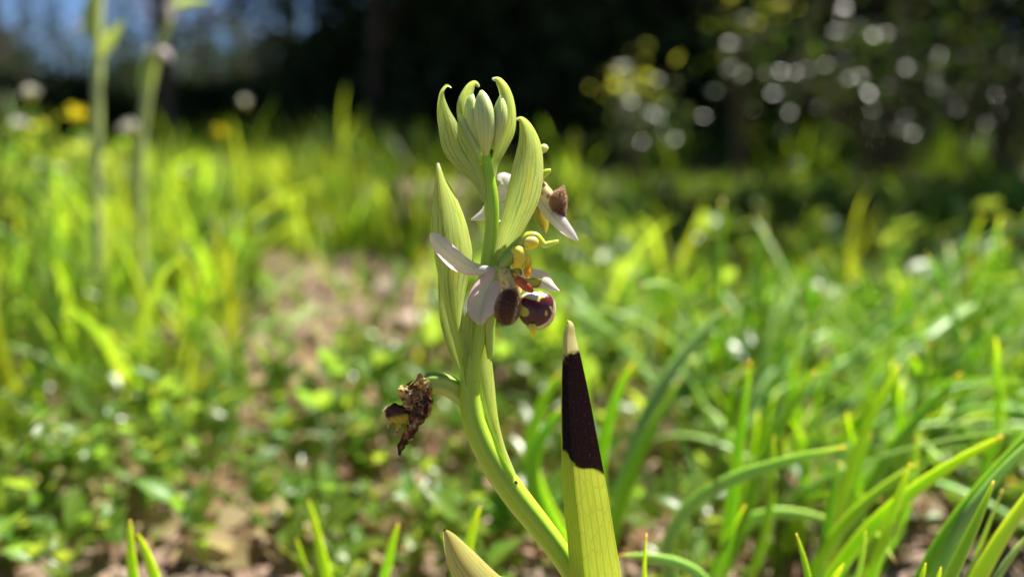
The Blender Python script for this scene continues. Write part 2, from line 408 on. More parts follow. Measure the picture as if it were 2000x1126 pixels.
# narrow leaflet in the axil of the flower
bract([(914, 720, 16), (910, 670, 18), (912, 630, 20), (918, 598, 20)], [7, 10, 9, 2], 70, -15, 'bract_tissue_low', nu=10, nv=20)
# top left bract with hooked tip
bract([(951, 392, 12), (938, 352, 18), (917, 318, 20), (898, 283, 20), (886, 245, 18), (874, 210, 14), (867, 184, 12), (873, 170, 16), (881, 172, 20)],
      [(10, 8), (17, 13), (25, 22), (29, 27), (27, 22), (18, 15), (9, 8), (6, 5), (2, 2)], [75, 78, 80, 82, 88, 95, 90, 85, 80], [165, 165, 163, 158, 142, 118, 102, 95, 95],
      label='hooded bract with hooked tip wrapped round a bud')
# middle back bract
bract([(944, 322, -14), (930, 280, -20), (917, 240, -24), (911, 205, -24), (917, 178, -20), (927, 165, -16), (936, 170, -12)], [8, 14, 18, 16, 11, 7, 2], [70, 80, 85, 85, 80, 80, 80], 12)
# top right bract, hooked to the left
bract([(955, 375, 4), (962, 325, 0), (972, 295, -4), (985, 255, -6), (990, 215, -6), (985, 180, -4), (973, 158, 0), (961, 154, 4)],
      [(9, 8), (8, 9), (13, 12), (19, 16), (20, 13), (15, 10), (8, 7), (2, 2)], [60, 65, 75, 85, 90, 90, 85, 80], [-20, -20, -22, -24, -24, -20, -10, 0])
# tall bract on the right
bract([(968, 520, 0), (984, 478, 6), (1004, 430, 12), (1020, 380, 14), (1029, 330, 14), (1033, 285, 12), (1028, 252, 12), (1018, 234, 14), (1008, 233, 18)],
      [(8, 10), (18, 16), (28, 25), (32, 33), (30, 31), (23, 23), (14, 14), (7, 7), (2, 2)], [50, 50, 48, 48, 52, 60, 70, 75, 80], [-12, -10, -8, -6, -6, -4, 0, 0, 0],
      label='tall translucent bract hiding the flower behind')
# smaller second layer showing through as a shadowed tongue
bract([(975, 505, -10), (992, 450, -14), (1000, 400, -16), (1006, 356, -16)], [8, 15, 12, 2], 30, 0, 'bract_tissue_low', nu=10, nv=20)
# buds
opart('bud', tube([(949, 305, 6), (949, 285, 10), (949, 255, 14), (947, 220, 14), (943, 192, 10), (940, 177, 6)], [5, 12, 19, 20, 13, 3], 28, 24, mp=bw, ridges=(3, .07), flat=.95), 'bud')
opart('bud', tube([(938, 290, -4), (928, 255, -4), (921, 222, -4), (921, 196, -6), (924, 184, -8)], [4, 11, 13, 9, 2], 20, 20, mp=bw, ridges=(3, .07)), 'bud')
opart('bud', tube([(940, 318, -6), (930, 290, -10), (917, 264, -12), (905, 240, -14), (897, 222, -14)], [5, 13, 15, 10, 3], 20, 20, mp=bw, ridges=(3, .06)), 'bud')
opart('bud', tube([(964, 292, 2), (970, 262, 4), (977, 230, 6), (979, 204, 4), (978, 186, 2)], [4, 12, 15, 11, 2], 20, 20, mp=bw, ridges=(3, .07)), 'bud')

# --- colours for painted parts
def mixc(a, b, t): t = min(max(t, 0), 1); return tuple(x + (y - x) * t for x, y in zip(a, b))
def sst(a, b, x): t = min(max((x - a) / (b - a), 0), 1); return t * t * (3 - 2 * t)
PINK, WHT, GRN = (.86, .52, .74), (.92, .87, .84), (.42, .52, .22)
def sepal_col(pink=1, green=.5):
    def f(u, t, q):
        c = mixc(WHT, PINK, pink * (.22 + .85 * sst(.35, .9, abs(u))) * (.75 + .4 * mnoise.noise(q * .06)))
        for k, wk in ((0, 1.0), (-.38, .45), (.38, .45)):
            c = mixc(c, GRN, green * wk * math.exp(-((u - k) / .075) ** 2) * (1 - .5 * t))
        c = mixc(c, (.68, .72, .42), sst(.9, 1, t) * .8)
        return c
    return f
# ------------- the open flower
fl = opart('flower', tube([(958, 700, -8), (955, 640, 2), (958, 590, 8), (966, 555, 14), (976, 528, 20)], [6, 11, 13, 12, 9], 20, 24, mp=bw, ridges=(6, .06)), 'ovary')
fl['label'] = 'open flower with furry maroon and yellow lip'
opart('sepal', sheet([(972, 525, 22), (948, 524, 26), (920, 519, 30), (890, 502, 32), (864, 480, 32), (848, 462, 30), (843, 454, 30)],
      [(5, 5), (9, 10), (12, 17), (15, 22), (16, 19), (10, 11), (1, 2)], [40, 55, 70, 75, 75, 70, 60], [150, 155, 165, 175, 180, 180, 180], 20, 34, mp=bw, colf=sepal_col(.8, .55)), 'sepal_tissue', fl)
opart('sepal', sheet([(974, 530, 24), (962, 548, 26), (950, 572, 24), (943, 598, 22), (939, 620, 24), (940, 634, 30)],
      [(8, 8), (20, 20), (32, 30), (32, 30), (20, 22), (8, 8)], [30, 40, 60, 75, 95, 110], [0, 0, 0, -5, -5, 0], 24, 34, mp=bw, ruffle=(.12, 7), colf=sepal_col(1.0, .5)), 'sepal_tissue', fl)
opart('sepal', sheet([(1010, 535, 0), (1035, 540, -6), (1058, 550, -8), (1076, 561, -6), (1093, 569, -2)], [(8, 6), (17, 14), (19, 17), (9, 9), (1.5, 1.5)],
      [20, 40, 60, 80, 80], [0, 0, 10, 20, 20], 18, 28, mp=bw, colf=sepal_col(.7, .9)), 'sepal_tissue', fl)
def petal_col(u, t, q): return mixc((.30, .34, .06), (.14, .07, .03), sst(.5, 1, abs(u)))
opart('petal', sheet([(1024, 548, 6), (1036, 551, 8), (1048, 550, 10), (1058, 544, 12)], [6, 9, 10, 1], 50, -20, 10, 14, mp=bw, colf=petal_col), 'sepal_tissue', fl)
opart('petal', sheet([(978, 520, 34), (972, 514, 40), (965, 512, 44)], [6, 6, 2], 60, 0, 8, 10, mp=bw, colf=lambda u, t, q: (.32, .36, .14)), 'sepal_tissue', fl)
def col_col(a, t, q):
    g = mixc((.26, .42, .05), (.58, .64, .05), sst(.15, .45, t)); g = mixc(g, (.50, .64, .10), sst(.6, .8, t))
    return g
cl = opart('column', tube([(974, 530, 28), (985, 512, 32), (1002, 492, 36), (1018, 472, 38), (1032, 461, 38), (1047, 461, 38), (1056, 470, 38), (1064, 478, 38), (1076, 475, 38), (1091, 471, 38)],
      [9, 14, 14.5, 11, 9, 7.5, 7, 6.5, 5.5, 3.2], 20, 50, mp=bw, colf=col_col), 'column_tissue', fl)
opart('anther', ellipsoid((1037, 474, 45), (16, 13, 9), -8, 24, 16, mp=bw, colf=lambda d, q: mixc((.78, .70, .02), (.80, .66, .22), sst(-.2, .6, -d.y))), 'column_tissue', cl)
opart('column_face', tube([(1000, 486, 44), (1012, 492, 46), (1016, 503, 46), (1012, 514, 46), (1004, 522, 44)], [7, 14, 14, 11, 6], 18, 20, mp=bw, colf=lambda a, t, q: mixc((.72, .68, .06), (.75, .62, .02), t)), 'column_tissue', cl)
opart('pollinium', tube([(1020, 506, 50), (1026, 501, 52), (1033, 501, 52), (1036, 510, 52), (1034, 522, 52), (1031, 534, 52), (1030, 543, 50)], [2.5, 2.5, 2.6, 3, 4.6, 8, 3], 14, 30, mp=bw,
      colf=lambda a, t, q: mixc((.80, .62, .03), (.75, .36, .005), sst(.4, .8, t))), 'column_tissue', cl)
opart('pollinium', tube([(1018, 508, 42), (1024, 504, 44), (1028, 506, 44), (1028, 518, 44), (1026, 530, 44)], [2, 2, 2.2, 2.4, 5], 10, 24, mp=bw, colf=lambda a, t, q: mixc((.65, .60, .12), (.7, .4, .01), t)), 'column_tissue', cl)
def throat_col(a, t, q):
    n = mnoise.noise(q * .13 + Vector((3, 1, 0))); n2 = mnoise.noise(q * .22)
    c = mixc((.62, .56, .14), (.62, .52, .24), t); return mixc(c, (.26, .10, .03), .8 * sst(.14, .30, abs(n2)) * sst(-.05, .2, n))
opart('throat', tube([(980, 518, 28), (987, 535, 32), (994, 552, 34), (1003, 566, 34), (1014, 574, 32)], [10, 17, 18, 17, 10], 30, 40, mp=bw, colf=throat_col), 'column_tissue', fl)
def eye_col(d, q):
    n = mnoise.noise(q * .2); return mixc((.42, .40, .03), (.14, .06, .02), sst(.05, .3, n) + sst(.6, .95, abs(d.x)))
opart('throat_lobe', ellipsoid((1009, 532, 44), (11, 10, 9), 0, 24, 16, mp=bw, colf=eye_col), 'column_tissue', fl)
# lip
def poly_in(P, x, y):
    ins = False; dm = 1e9; n = len(P)
    for i in range(n):
        x1, y1 = P[i]; x2, y2 = P[(i + 1) % n]
        if (y1 > y) != (y2 > y) and x < (x2 - x1) * (y - y1) / (y2 - y1) + x1: ins = not ins
        dx, dy = x2 - x1, y2 - y1; t = min(max(((x - x1) * dx + (y - y1) * dy) / (dx * dx + dy * dy), 0), 1)
        dm = min(dm, math.hypot(x - x1 - t * dx, y - y1 - t * dy))
    return dm if ins else -dm
Z5 = lambda L: [(900 + x / 5.364, 460 + y / 5.364) for x, y in L]
CREAM = Z5([(600, 560), (740, 540), (850, 585), (885, 645), (855, 650), (838, 655), (822, 692), (795, 680), (740, 668), (690, 655), (630, 640)])
YBLOB = Z5([(570, 672), (625, 705), (650, 735), (700, 765), (718, 805), (700, 840), (660, 848), (620, 832), (590, 850), (565, 760)])
SPOT1 = Z5([(885, 785), (900, 782), (910, 820), (895, 842), (882, 830)])
SPOT2 = Z5([(925, 735), (950, 745), (972, 790), (965, 812), (945, 785)])
LIPC = Vector((1047, 606, 40))
def lip_col(d, q):
    x, y = q.x, q.y
    c = mixc((.055, .006, .007), (.12, .011, .011), sst(-.3, .8, -(y - 606) / 36 * .5 + .3 * mnoise.noise(q * .1)))
    e = d.z
    rim = sst(.62, .46, e + .34 * (1 - sst(0, .7, (x - 1047) / 39 * .7 + (y - 606) / 36 * .6)))
    lowr = sst(-.2, .5, (x - 1047) / 39 * .5 + (y - 606) / 36 * .8)
    c = mixc(c, mixc((.62, .55, .10), (.74, .58, .32), sst(-.2, .5, (x - 1047) / 39)), rim * (.3 + .7 * lowr))
    for P in (SPOT1, SPOT2): c = mixc(c, (.66, .52, .10), sst(-1, 1, poly_in(P, x, y)))
    k = poly_in(YBLOB, x, y); c = mixc(c, (.42, .42, .03), sst(-1.2, 1.0, k))
    k = poly_in(CREAM, x, y); c = mixc(c, (.74, .58, .10), sst(-1, .8, k)); c = mixc(c, (.80, .72, .70), sst(3.0, 5.5, k))
    if q.z < 38: c = mixc(c, (.35, .36, .05), .8)
    return c
def lip_shape(d): return 1 + .03 * d.x + .24 * max(0, -d.y) * abs(d.x) - .05 * max(0, d.y) * abs(d.x)
M_D = Matrix.Scale(-1, 3, Vector((0, 1, 0)))
lip = opart('lip', ellipsoid(LIPC, (37, 36.5, 26), 0, 110, 84, mp=bw, colf=lip_col, shape=lip_shape), 'lip_velvet', fl)
opart('lip_patch', tube([(1008, 543, 48), (1014, 548, 53), (1024, 556, 57), (1034, 564, 58), (1041, 571, 58)], [4, 9, 9, 8, 2], 18, 24, mp=bw, flat=.6, ncoef=(.2, .8),
      colf=lambda a, t, q: mixc((.55, .17, .03), (.40, .05, .015), t + .4 * mnoise.noise(q * .2))), 'column_tissue', fl)
opart('appendix', tube([(1040, 632, 56), (1040, 642, 58), (1041, 651, 56), (1041, 660, 52)], [7, 7, 5, 1], 14, 12, mp=bw, flat=.6, colf=lambda a, t, q: (.62, .60, .04)), 'column_tissue', lip)
def lobe_col(d, q):
    c = mixc((.045, .014, .010), (.10, .040, .020), .5 + .5 * mnoise.noise(q * .15))
    c = mixc(c, (.40, .26, .12), sst(.72, 1.0, -d.x * .6 + d.y * .5 + .25 * abs(d.y)) * .7); c = mixc(c, (.62, .50, .30), sst(.55, .85, d.x))
    return c
lobe = opart('lip_lobe', ellipsoid((992, 599, 48), (22, 34, 20), 14, 48, 36, mp=bw, colf=lobe_col, shape=lambda d: 1 + .12 * d.x * d.y), 'lip_hairy', fl)
def hairs(c, r, tilt, n, L, wd, mat, parent, seed, mask=None, bend=.4):
    g = random.Random(seed); V = []; Fc = []
    c = Vector(c); M = Matrix.Rotation(math.radians(tilt), 3, 'Z')
    while len(Fc) < n * 2:
        d = Vector((g.gauss(0, 1), g.gauss(0, 1), g.gauss(0, 1))).normalized()
        if mask and not mask(d): continue
        p = c + M @ Vector((d.x * r[0], d.y * r[1], d.z * r[2])); nn = (M @ Vector((d.x / r[0], d.y / r[1], d.z / r[2]))).normalized()
        dr = (nn + Vector((g.uniform(-1, 1), g.uniform(-1, 1) + bend, g.uniform(-1, 1))) * .45).normalized(); l = L * g.uniform(.5, 1.2)
        s = dr.cross(Vector((g.uniform(-1, 1), g.uniform(-1, 1), 1))).normalized() * wd
        m = p + dr * l * .55; e = p + dr * l + Vector((0, l * .25 * bend, 0)); i = len(V)
        V += [bw(p - nn * .5 - s), bw(p - nn * .5 + s), bw(m - s * .7), bw(m + s * .7), bw(e)]
        Fc += [(i, i + 1, i + 3, i + 2), (i + 2, i + 3, i + 4)]
    o = link_mesh('hairs', mesh_from('hairs', V, Fc, mat, None, None, True, BASE), None, parent); o['kind'] = 'stuff'
hairs((992, 599, 48), (22, 34, 20), 14, 2600, 6.5, .35, 'lip_hair', lobe, 1)
hairs((992, 599, 48), (22, 34, 20), 14, 700, 7.0, .3, 'pale_hair', lobe, 2, lambda d: d.x > .55 or d.x < -.6)
hairs(LIPC, (38, 36, 27), 0, 500, 2.6, .3, 'pale_hair', lip, 3, lambda d: abs(d.z) < .3 and d.y > -.2 and d.x > -.5)

# ------------- the flower behind
f2 = opart('flower', tube([(972, 470, -30), (990, 440, -40), (1010, 400, -46), (1030, 372, -48)], [7, 10, 10, 8], 16, 20, mp=bw, ridges=(6, .06)), 'ovary')
f2['label'] = 'second flower turned away behind the tall bract'
opart('sepal', sheet([(1034, 362, -34), (1052, 386, -26), (1072, 412, -18), (1096, 438, -12), (1116, 458, -10), (1129, 471, -10)], [(9, 9), (13, 14), (16, 16), (14, 13), (8, 8), (2, 2)],
      [60, 75, 90, 95, 100, 100], [170, 170, 172, 172, 175, 175], 20, 30, mp=bw, colf=sepal_col(.35, .8)), 'sepal_tissue', f2)
opart('sepal', sheet([(1018, 382, -50), (996, 388, -54), (970, 400, -54), (945, 416, -50), (920, 429, -46)], [(8, 8), (22, 30), (24, 34), (10, 14), (1.5, 1.5)],
      [30, 45, 60, 80, 90], [160, 165, 165, 170, 170], 18, 28, mp=bw, ruffle=(.1, 6), colf=sepal_col(.25, .7)), 'sepal_tissue', f2)
opart('sepal', sheet([(1020, 380, -54), (1005, 365, -60), (990, 355, -62), (980, 348, -60), (973, 352, -56)], [(8, 8), (20, 20), (22, 24), (14, 20), (2, 6)], [30, 45, 60, 70, 80], [160] * 5, 16, 24, mp=bw, colf=sepal_col(.3, .5)), 'sepal_tissue', f2)
c2 = opart('column', tube([(1032, 372, -40), (1042, 350, -40), (1050, 325, -42), (1054, 300, -44), (1062, 290, -44), (1070, 292, -44)], [8, 8, 7, 6, 9, 4], 16, 30, mp=bw,
      colf=lambda a, t, q: mixc((.45, .55, .10), (.74, .70, .22), sst(.5, .9, t))), 'column_tissue', f2)
opart('petal', tube([(1048, 350, -34), (1056, 345, -32), (1066, 337, -30), (1076, 332, -30)], [5, 7, 7, 3], 12, 16, mp=bw, flat=.7, colf=lambda a, t, q: (.45, .58, .06)), 'column_tissue', f2)
opart('throat', tube([(1044, 352, -36), (1056, 365, -34), (1066, 380, -32), (1078, 396, -30)], [8, 13, 15, 11], 20, 24, mp=bw, colf=lambda a, t, q: mixc((.70, .58, .30), (.42, .2, .06), sst(.1, .3, mnoise.noise(q * .12)))), 'column_tissue', f2)
def lip2_col(a, t, q): return mixc(mixc((.30, .14, .05), (.10, .035, .02), sst(.3, .75, 1 - t)), (.50, .40, .12), sst(1078, 1064, q.x))
lp2 = opart('lip', tube([(1099, 430, -24), (1097, 420, -24), (1092, 407, -24), (1089, 397, -24), (1091, 385, -24), (1097, 373, -24), (1101, 362, -24)], [2, 8, 14, 18, 16, 9, 2], 28, 30, mp=bw, flat=.8, colf=lip2_col), 'lip_hairy', f2)
hairs((1091, 397, -24), (15, 27, 12), 8, 1500, 4.5, .35, 'lip_hair', lp2, 5)
hairs((1091, 397, -24), (15, 27, 12), 8, 700, 5, .3, 'pale_hair', lp2, 6)
opart('lip_edge', ellipsoid((1098, 418, -30), (9, 14, 8), 0, 16, 12, mp=bw, colf=lambda d, q: (.12, .05, .03)), 'lip_velvet', f2)
opart('appendix', sheet([(1056, 410, -40), (1060, 430, -38), (1064, 444, -36), (1066, 455, -36)], [14, 12, 8, 1], 30, 0, 8, 12, mp=bw, colf=lambda u, t, q: (.52, .44, .05)), 'sepal_tissue', f2)

# ------------- the withered flower
wf = opart('withered_flower', tube([(962, 868, -4), (945, 830, -18), (925, 795, -30), (900, 768, -24), (872, 752, -8), (848, 747, 2), (832, 748, 6)], [8, 14, 18, 20, 20, 20, 17], 40, 50, mp=bw, ridges=(6, .07), twist=.5), 'ovary')
wf['label'] = 'withered brown flower on its green ovary'
def wcol(bias=0, yel=0):
    def f(u, t, q):
        q = Vector(q); n = mnoise.noise(q * .07) + .5 * mnoise.noise(q * .17); n2 = mnoise.noise(q * .11 + Vector((9, 2, 4)))
        c = mixc((.09, .034, .016), (.50, .25, .085), sst(-.35, .3, n + bias)); c = mixc(c, (.74, .58, .30), sst(.05, .34, n2 + bias * .6)); c = mixc(c, (.70, .62, .03), yel * sst(-.1, .2, n2 + n * .3))
        return c
    return f
def crumple(base, tip, wds, seed, z, arc, bias=0, yel=0, bendx=0, ru=.5):
    g = random.Random(seed); n = 6
    sp = []
    for k in range(n + 1):
        t = k / n; sp.append((base[0] + (tip[0] - base[0]) * t + bendx * math.sin(math.pi * t) + g.uniform(-2, 2), base[1] + (tip[1] - base[1]) * t + g.uniform(-2, 2), z + g.uniform(-5, 5)))
    V, Fc, UV, C = sheet(sp, wds, arc, g.uniform(-40, 40), 16, 30, ruffle=(ru, 13), colf=wcol(bias, yel), seed=seed)
    V = [bw(v + Vector(mnoise.noise_vector(Vector(v) * .09 + Vector((seed, 0, 0)))) * 4.5 + Vector(mnoise.noise_vector(Vector(v) * .23)) * 1.6) for v in V]
    return V, Fc, UV, C
opart('petal', crumple((832, 742), (790, 775), [12, 15, 13, 10, 4], 11, 16, 60, .25, .15), 'withered_tissue', wf)
opart('petal', crumple((830, 752), (800, 838), [10, 16, 20, 17, 6], 12, 20, 70, -.1, .05, 10), 'withered_tissue', wf)
opart('petal', crumple((826, 745), (778, 768), [9, 12, 10, 9, 5], 13, 8, 80, .1, .6), 'withered_tissue', wf)
opart('sepal', crumple((832, 736), (838, 790), [5, 5, 6, 5, 3], 14, 2, 60, .6, 0), 'withered_tissue', wf)
opart('sepal', crumple((826, 800), (777, 886), [3, 4, 10, 12, 7, 2], 15, 14, 95, -.35, 0, -2, .3), 'withered_tissue', wf)
opart('sepal', crumple((836, 750), (824, 806), [6, 7, 7, 5, 3], 16, 18, 90, .2, 0, 8), 'withered_tissue', wf)
def wel(c, r, tilt, bias, yel, sd, dark=None):
    V, Fc, UV, C = ellipsoid(c, r, tilt, 30, 22, colf=lambda d, q: wcol(bias, yel)(0, 0, q) if not dark else dark(d, q))
    V = [bw(v + Vector(mnoise.noise_vector(Vector(v) * .10 + Vector((sd, 0, 0)))) * 4 + Vector(mnoise.noise_vector(Vector(v) * .28)) * 1.8) for v in V]
    return V, Fc, UV, C
opart('lip', wel((778, 808, 18), (26, 19, 16), 18, 0, 0, 3, lambda d, q: mixc(mixc((.05, .015, .012), (.16, .06, .03), .5 + mnoise.noise(q * .1)), (.55, .50, .03), sst(.0, .35, (q.y - 808) / 19 * .8 + .25 * (q.x - 778) / 26 + .15 * mnoise.noise(q * .2)))), 'withered_tissue', wf)
opart('throat', wel((806, 778, 18), (22, 26, 16), -20, .05, .12, 4), 'withered_tissue', wf)
opart('column', wel((790, 766, 20), (14, 14, 11), 0, .3, .5, 5), 'withered_tissue', wf)
opart('lip_lobe', wel((816, 800, 22), (17, 26, 12), 20, -.35, 0, 6), 'withered_tissue', wf)
opart('appendix', crumple((782, 818), (772, 848), [6, 5, 4, 3, 2], 17, 20, 60, .4, 1.0), 'withered_tissue', wf)
opart('petal', crumple((760, 812), (754, 836), [5, 4, 3, 2, 1], 18, 12, 60, .8, .2), 'withered_tissue', wf)
opart('petal', crumple((834, 738), (812, 762), [6, 9, 9, 7, 3], 21, 26, 40, .7, .3), 'withered_tissue', wf)
opart('petal', crumple((812, 770), (792, 800), [4, 8, 9, 7, 3], 22, 30, 50, .55, .5), 'withered_tissue', wf)
hairs((758, 804, 16), (8, 9, 8), 0, 260, 5, .35, 'pale_hair', wf, 8, lambda d: d.x < .2)
hairs((816, 796, 24), (15, 24, 11), 20, 300, 3, .3, 'lip_hair', wf, 9)

# ------------- leaves of the orchid
lb = inv(BASE + Vector((.004, -.006, -.003)))
lf = opart('leaf', sheet(sub(lb, (1160, 1270, 30), 5) + [(1152, 1200, 30), (1142, 1126, 30), (1133, 1040, 30), (1123, 950, 30), (1116, 860, 30), (1110, 770, 30), (1108, 700, 30), (1108, 658, 30), (1112, 634, 30), (1107, 625, 38)],
      [(14, 22), (18, 34), (22, 46), (26, 56), (28, 66), (28, 70), (28, 71), (26, 66), (25, 61), (20, 51), (14, 40), (10, 27), (8, 17), (6, 9), (1.5, 1.5)],
      [60, 50, 45, 40, 36, 32, 28, 26, 26, 28, 34, 44, 60, 70, 60], 0, 28, 130, mp=bw, fold=(.55, .12), ruffle=(.05, 31)), 'blackened_leaf')
lf['label'] = 'upright leaf with blackened upper half'
l2b = inv(BASE + Vector((-.008, -.01, -.003)))
l2 = opart('leaf', sheet(sub(l2b, (1045, 1260, 58), 5) + [(1010, 1205, 60), (950, 1150, 66), (905, 1092, 66), (880, 1052, 64), (868, 1033, 62)], [(20, 24)] + [(30 + 4 * k, 30 + 3 * k) for k in range(4)] + [(46, 44), (44, 36), (32, 26), (15, 13), (2, 2)], [60] * 5 + [55, 50, 55, 60, 70], [-10] * 5 + [-10, -6, 0, 0, 0], 22, 90, mp=bw), 'dry_tipped_leaf')
l2['label'] = 'pale leaf with a dried black tip'

# ------------------------------------------------------------------ near fleshy-leaved tufts on the right
def fleshy_tuft(label, basepx, based, blades):
    based *= D0 / .15
    b = W(basepx, 563, based); b.z = gz(b.x, b.y)
    root = tag(empty('leaf_tuft', b), label, 'plant', 'fleshy leaved tufts beside the orchid')
    for path, d0, d1, wpx, m in blades:
        d0 *= D0 / .15; d1 *= D0 / .15
        n = len(path); pts = [W(x, y, d0 + (d1 - d0) * k / max(1, n - 1)) for k, (x, y) in enumerate(path)]
        g = b + Vector((rnd.uniform(-.004, .004), rnd.uniform(-.004, .004), -.003))
        if pts[0].z > .012: 
            lo = pts[0]; g2 = Vector((lo.x * .6 + g.x * .4, lo.y * .6 + g.y * .4, lo.z * .45)); pts = [g, g2] + pts
        else: pts = [Vector((pts[0].x, pts[0].y, -.004))] + pts
        r = wpx / 2 * ((d0 + d1) / 2) / F * 1.08
        rad = [r * .8] + [r] * (len(pts) - 1) + [r * .95, r * .8, r * .5, r * .08]
        full = []
        seg = min((pts[k + 1] - pts[k]).length for k in range(len(pts) - 1)); seg = max(seg, .008)
        for k in range(len(pts) - 1):
            m_ = max(1, int(round((pts[k + 1] - pts[k]).length / seg))); full += [pts[k].lerp(pts[k + 1], q_ / m_) for q_ in range(m_)]
        full.append(pts[-1])
        for _ in range(3): full = [full[0]] + [full[k] * .5 + (full[k - 1] + full[k + 1]) * .25 for k in range(1, len(full) - 1)] + [full[-1]]
        # denser radius list: even along the blade with a fast taper at the tip
        rad = [r * .8] + [r, r * 1.05, r * 1.08, r * 1.08, r * 1.06, r * 1.03, r, r * .97, r * .93, r * .88, r * .8, r * .68, r * .5, r * .12]
        V, Fc, UV, _ = tube(full, rad, 12, 56, ref=Vector((.3, -1, .25)).normalized(), flat=.38)
        link_mesh('blade', mesh_from('blade', V, Fc, {'g': 'fleshy_green', 'b': 'fleshy_bright', 'w': 'fleshy_glaucous'}[m], UV, None, True, b), None, root)
    return root
fleshy_tuft('fleshy tuft with one thick red tipped leaf in sharp focus', 1850, .178, [
    ([(1840, 1140), (1880, 1080), (1915, 1020), (1941, 938)], .168, .170, 34, 'g'),
    ([(1890, 1150), (1940, 1060), (1990, 990), (2060, 900)], .178, .185, 42, 'b'),
    ([(1760, 1140), (1850, 1010), (1930, 925), (2040, 815)], .185, .195, 34, 'g'),
    ([(1826, 1120), (1870, 1000), (1930, 920), (2030, 845)], .188, .19, 32, 'w'),
    ([(1795, 1150), (1800, 1125), (1808, 1098)], .166, .166, 20, 'g'),
    ([(1825, 1160), (1832, 1130), (1838, 1106)], .166, .166, 20, 'b'),
    ([(1930, 1150), (1965, 1080), (2010, 1040)], .18, .185, 24, 'w'),
    ([(1900, 1100), (1930, 1030), (1958, 955)], .182, .186, 14, 'w')])
fleshy_tuft('fleshy tuft with a bright yellow green leaf arching low', 1640, .212, [
    ([(1600, 1130), (1690, 1000), (1800, 912), (1958, 850)], .205, .2, 36, 'b'),
    ([(1570, 1130), (1640, 1010), (1720, 945), (1790, 905)], .215, .22, 30, 'g'),
    ([(1700, 1140), (1735, 1010), (1778, 903)], .2, .198, 30, 'b'),
    ([(1600, 1140), (1610, 1020), (1640, 900)], .215, .22, 24, 'g'),
    ([(1592, 1160), (1578, 1095), (1555, 1040)], .17, .17, 22, 'g'),
    ([(1610, 1150), (1630, 1118), (1648, 1100)], .176, .176, 24, 'b'),
    ([(1690, 1100), (1690, 1060), (1690, 1035)], .19, .19, 16, 'w')])
fleshy_tuft('fleshy tuft with upright narrow leaves and an arched grey one', 1420, .245, [
    ([(1420, 1080), (1430, 960), (1441, 850), (1465, 703)], .235, .23, 30, 'b'),
    ([(1270, 1060), (1320, 965), (1400, 925), (1500, 908), (1652, 872)], .235, .21, 32, 'w'),
    ([(1440, 1060), (1480, 900), (1530, 790), (1592, 722)], .245, .24, 28, 'g'),
    ([(1505, 1080), (1512, 960), (1511, 850)], .235, .232, 22, 'g'),
    ([(1390, 1100), (1430, 1040), (1455, 985)], .215, .21, 24, 'g'),
    ([(1250, 1150), (1257, 1095), (1263, 1040)], .168, .168, 15, 'g'),
    ([(1390, 1120), (1330, 1082), (1260, 1076), (1205, 1084)], .205, .2, 24, 'w'),
    ([(1440, 1000), (1500, 990), (1560, 985), (1640, 1020)], .25, .25, 26, 'w')])
fleshy_tuft('fleshy tuft with tall leaves leaning away from the orchid', 1690, .262, [
    ([(1640, 1000), (1660, 880), (1695, 790), (1757, 713)], .245, .235, 28, 'b'),
    ([(1680, 950), (1740, 870), (1800, 800), (1877, 728)], .255, .25, 30, 'g'),
    ([(1760, 940), (1785, 840), (1800, 760), (1816, 668)], .26, .26, 24, 'g'),
    ([(1780, 1040), (1790, 940), (1792, 850)], .235, .235, 22, 'b'),
    ([(1660, 960), (1690, 880), (1700, 845)], .25, .25, 22, 'g')])
fleshy_tuft('fleshy tuft with curved leaves just behind the blackened leaf', 1170, .262, [
    ([(1175, 870), (1190, 790), (1205, 745), (1236, 708)], .255, .25, 26, 'b'),
    ([(1010, 860), (1040, 790), (1092, 728)], .27, .275, 30, 'b'),
    ([(1010, 900), (1050, 840), (1100, 795)], .26, .26, 34, 'g'),
    ([(1240, 830), (1290, 720), (1350, 660), (1420, 600)], .29, .31, 30, 'w'),
    ([(1230, 900), (1300, 800), (1330, 740)], .27, .28, 24, 'g')])
fleshy_tuft('single green shoot rising beside the pale dry tipped leaf', 905, .205, [
    ([(905, 1075), (918, 1030), (938, 988)], .2, .2, 24, 'b'), ([(890, 1090), (880, 1060), (862, 1040)], .21, .212, 16, 'g')])
fleshy_tuft('slim green shoots standing on bare litter left of the orchid', 640, .23, [
    ([(640, 1120), (622, 1050), (602, 975)], .225, .225, 20, 'b'), ([(755, 1110), (762, 1060), (778, 1020)], .215, .215, 20, 'b'), ([(595, 1130), (590, 1090), (578, 1050)], .222, .222, 16, 'g')])
fleshy_tuft('pair of bright shoots apart on the dark soil', 262, .205, [
    ([(252, 1140), (252, 1080), (254, 1015)], .2, .2, 22, 'b'), ([(310, 1130), (295, 1085), (268, 1040)], .2, .2, 22, 'b')])

# ------------------------------------------------------------------ more fleshy tufts farther back
FB = []
for i in range(12):
    L = rnd.uniform(.07, .15); ln = rnd.uniform(.1, .5); cu = rnd.uniform(.2, 1.6); x = z = 0; pts = [(0, 0, -.004)]
    for k in range(8):
        a = ln + cu * ((k + .5) / 8) ** 1.4; x += math.sin(a) * L / 8; z += math.cos(a) * L / 8; pts.append((x, .006 * math.sin(k * .6 + i), z))
    r = rnd.uniform(.0014, .0026); V, Fc, UV, _ = tube(pts, [r * .8, r, r * 1.05, r * 1.05, r, r * .97, r * .92, r * .85, r * .72, r * .5, r * .1], 8, 18, ref=Vector((-.5, .1, .8)).normalized(), flat=.4)
    FB.append(mesh_from('blade', V, Fc, ('fleshy_green', 'fleshy_glaucous', 'fleshy_green', 'fleshy_glaucous', 'fleshy_green', 'fleshy_bright')[i % 6], UV))
gf = random.Random(12)
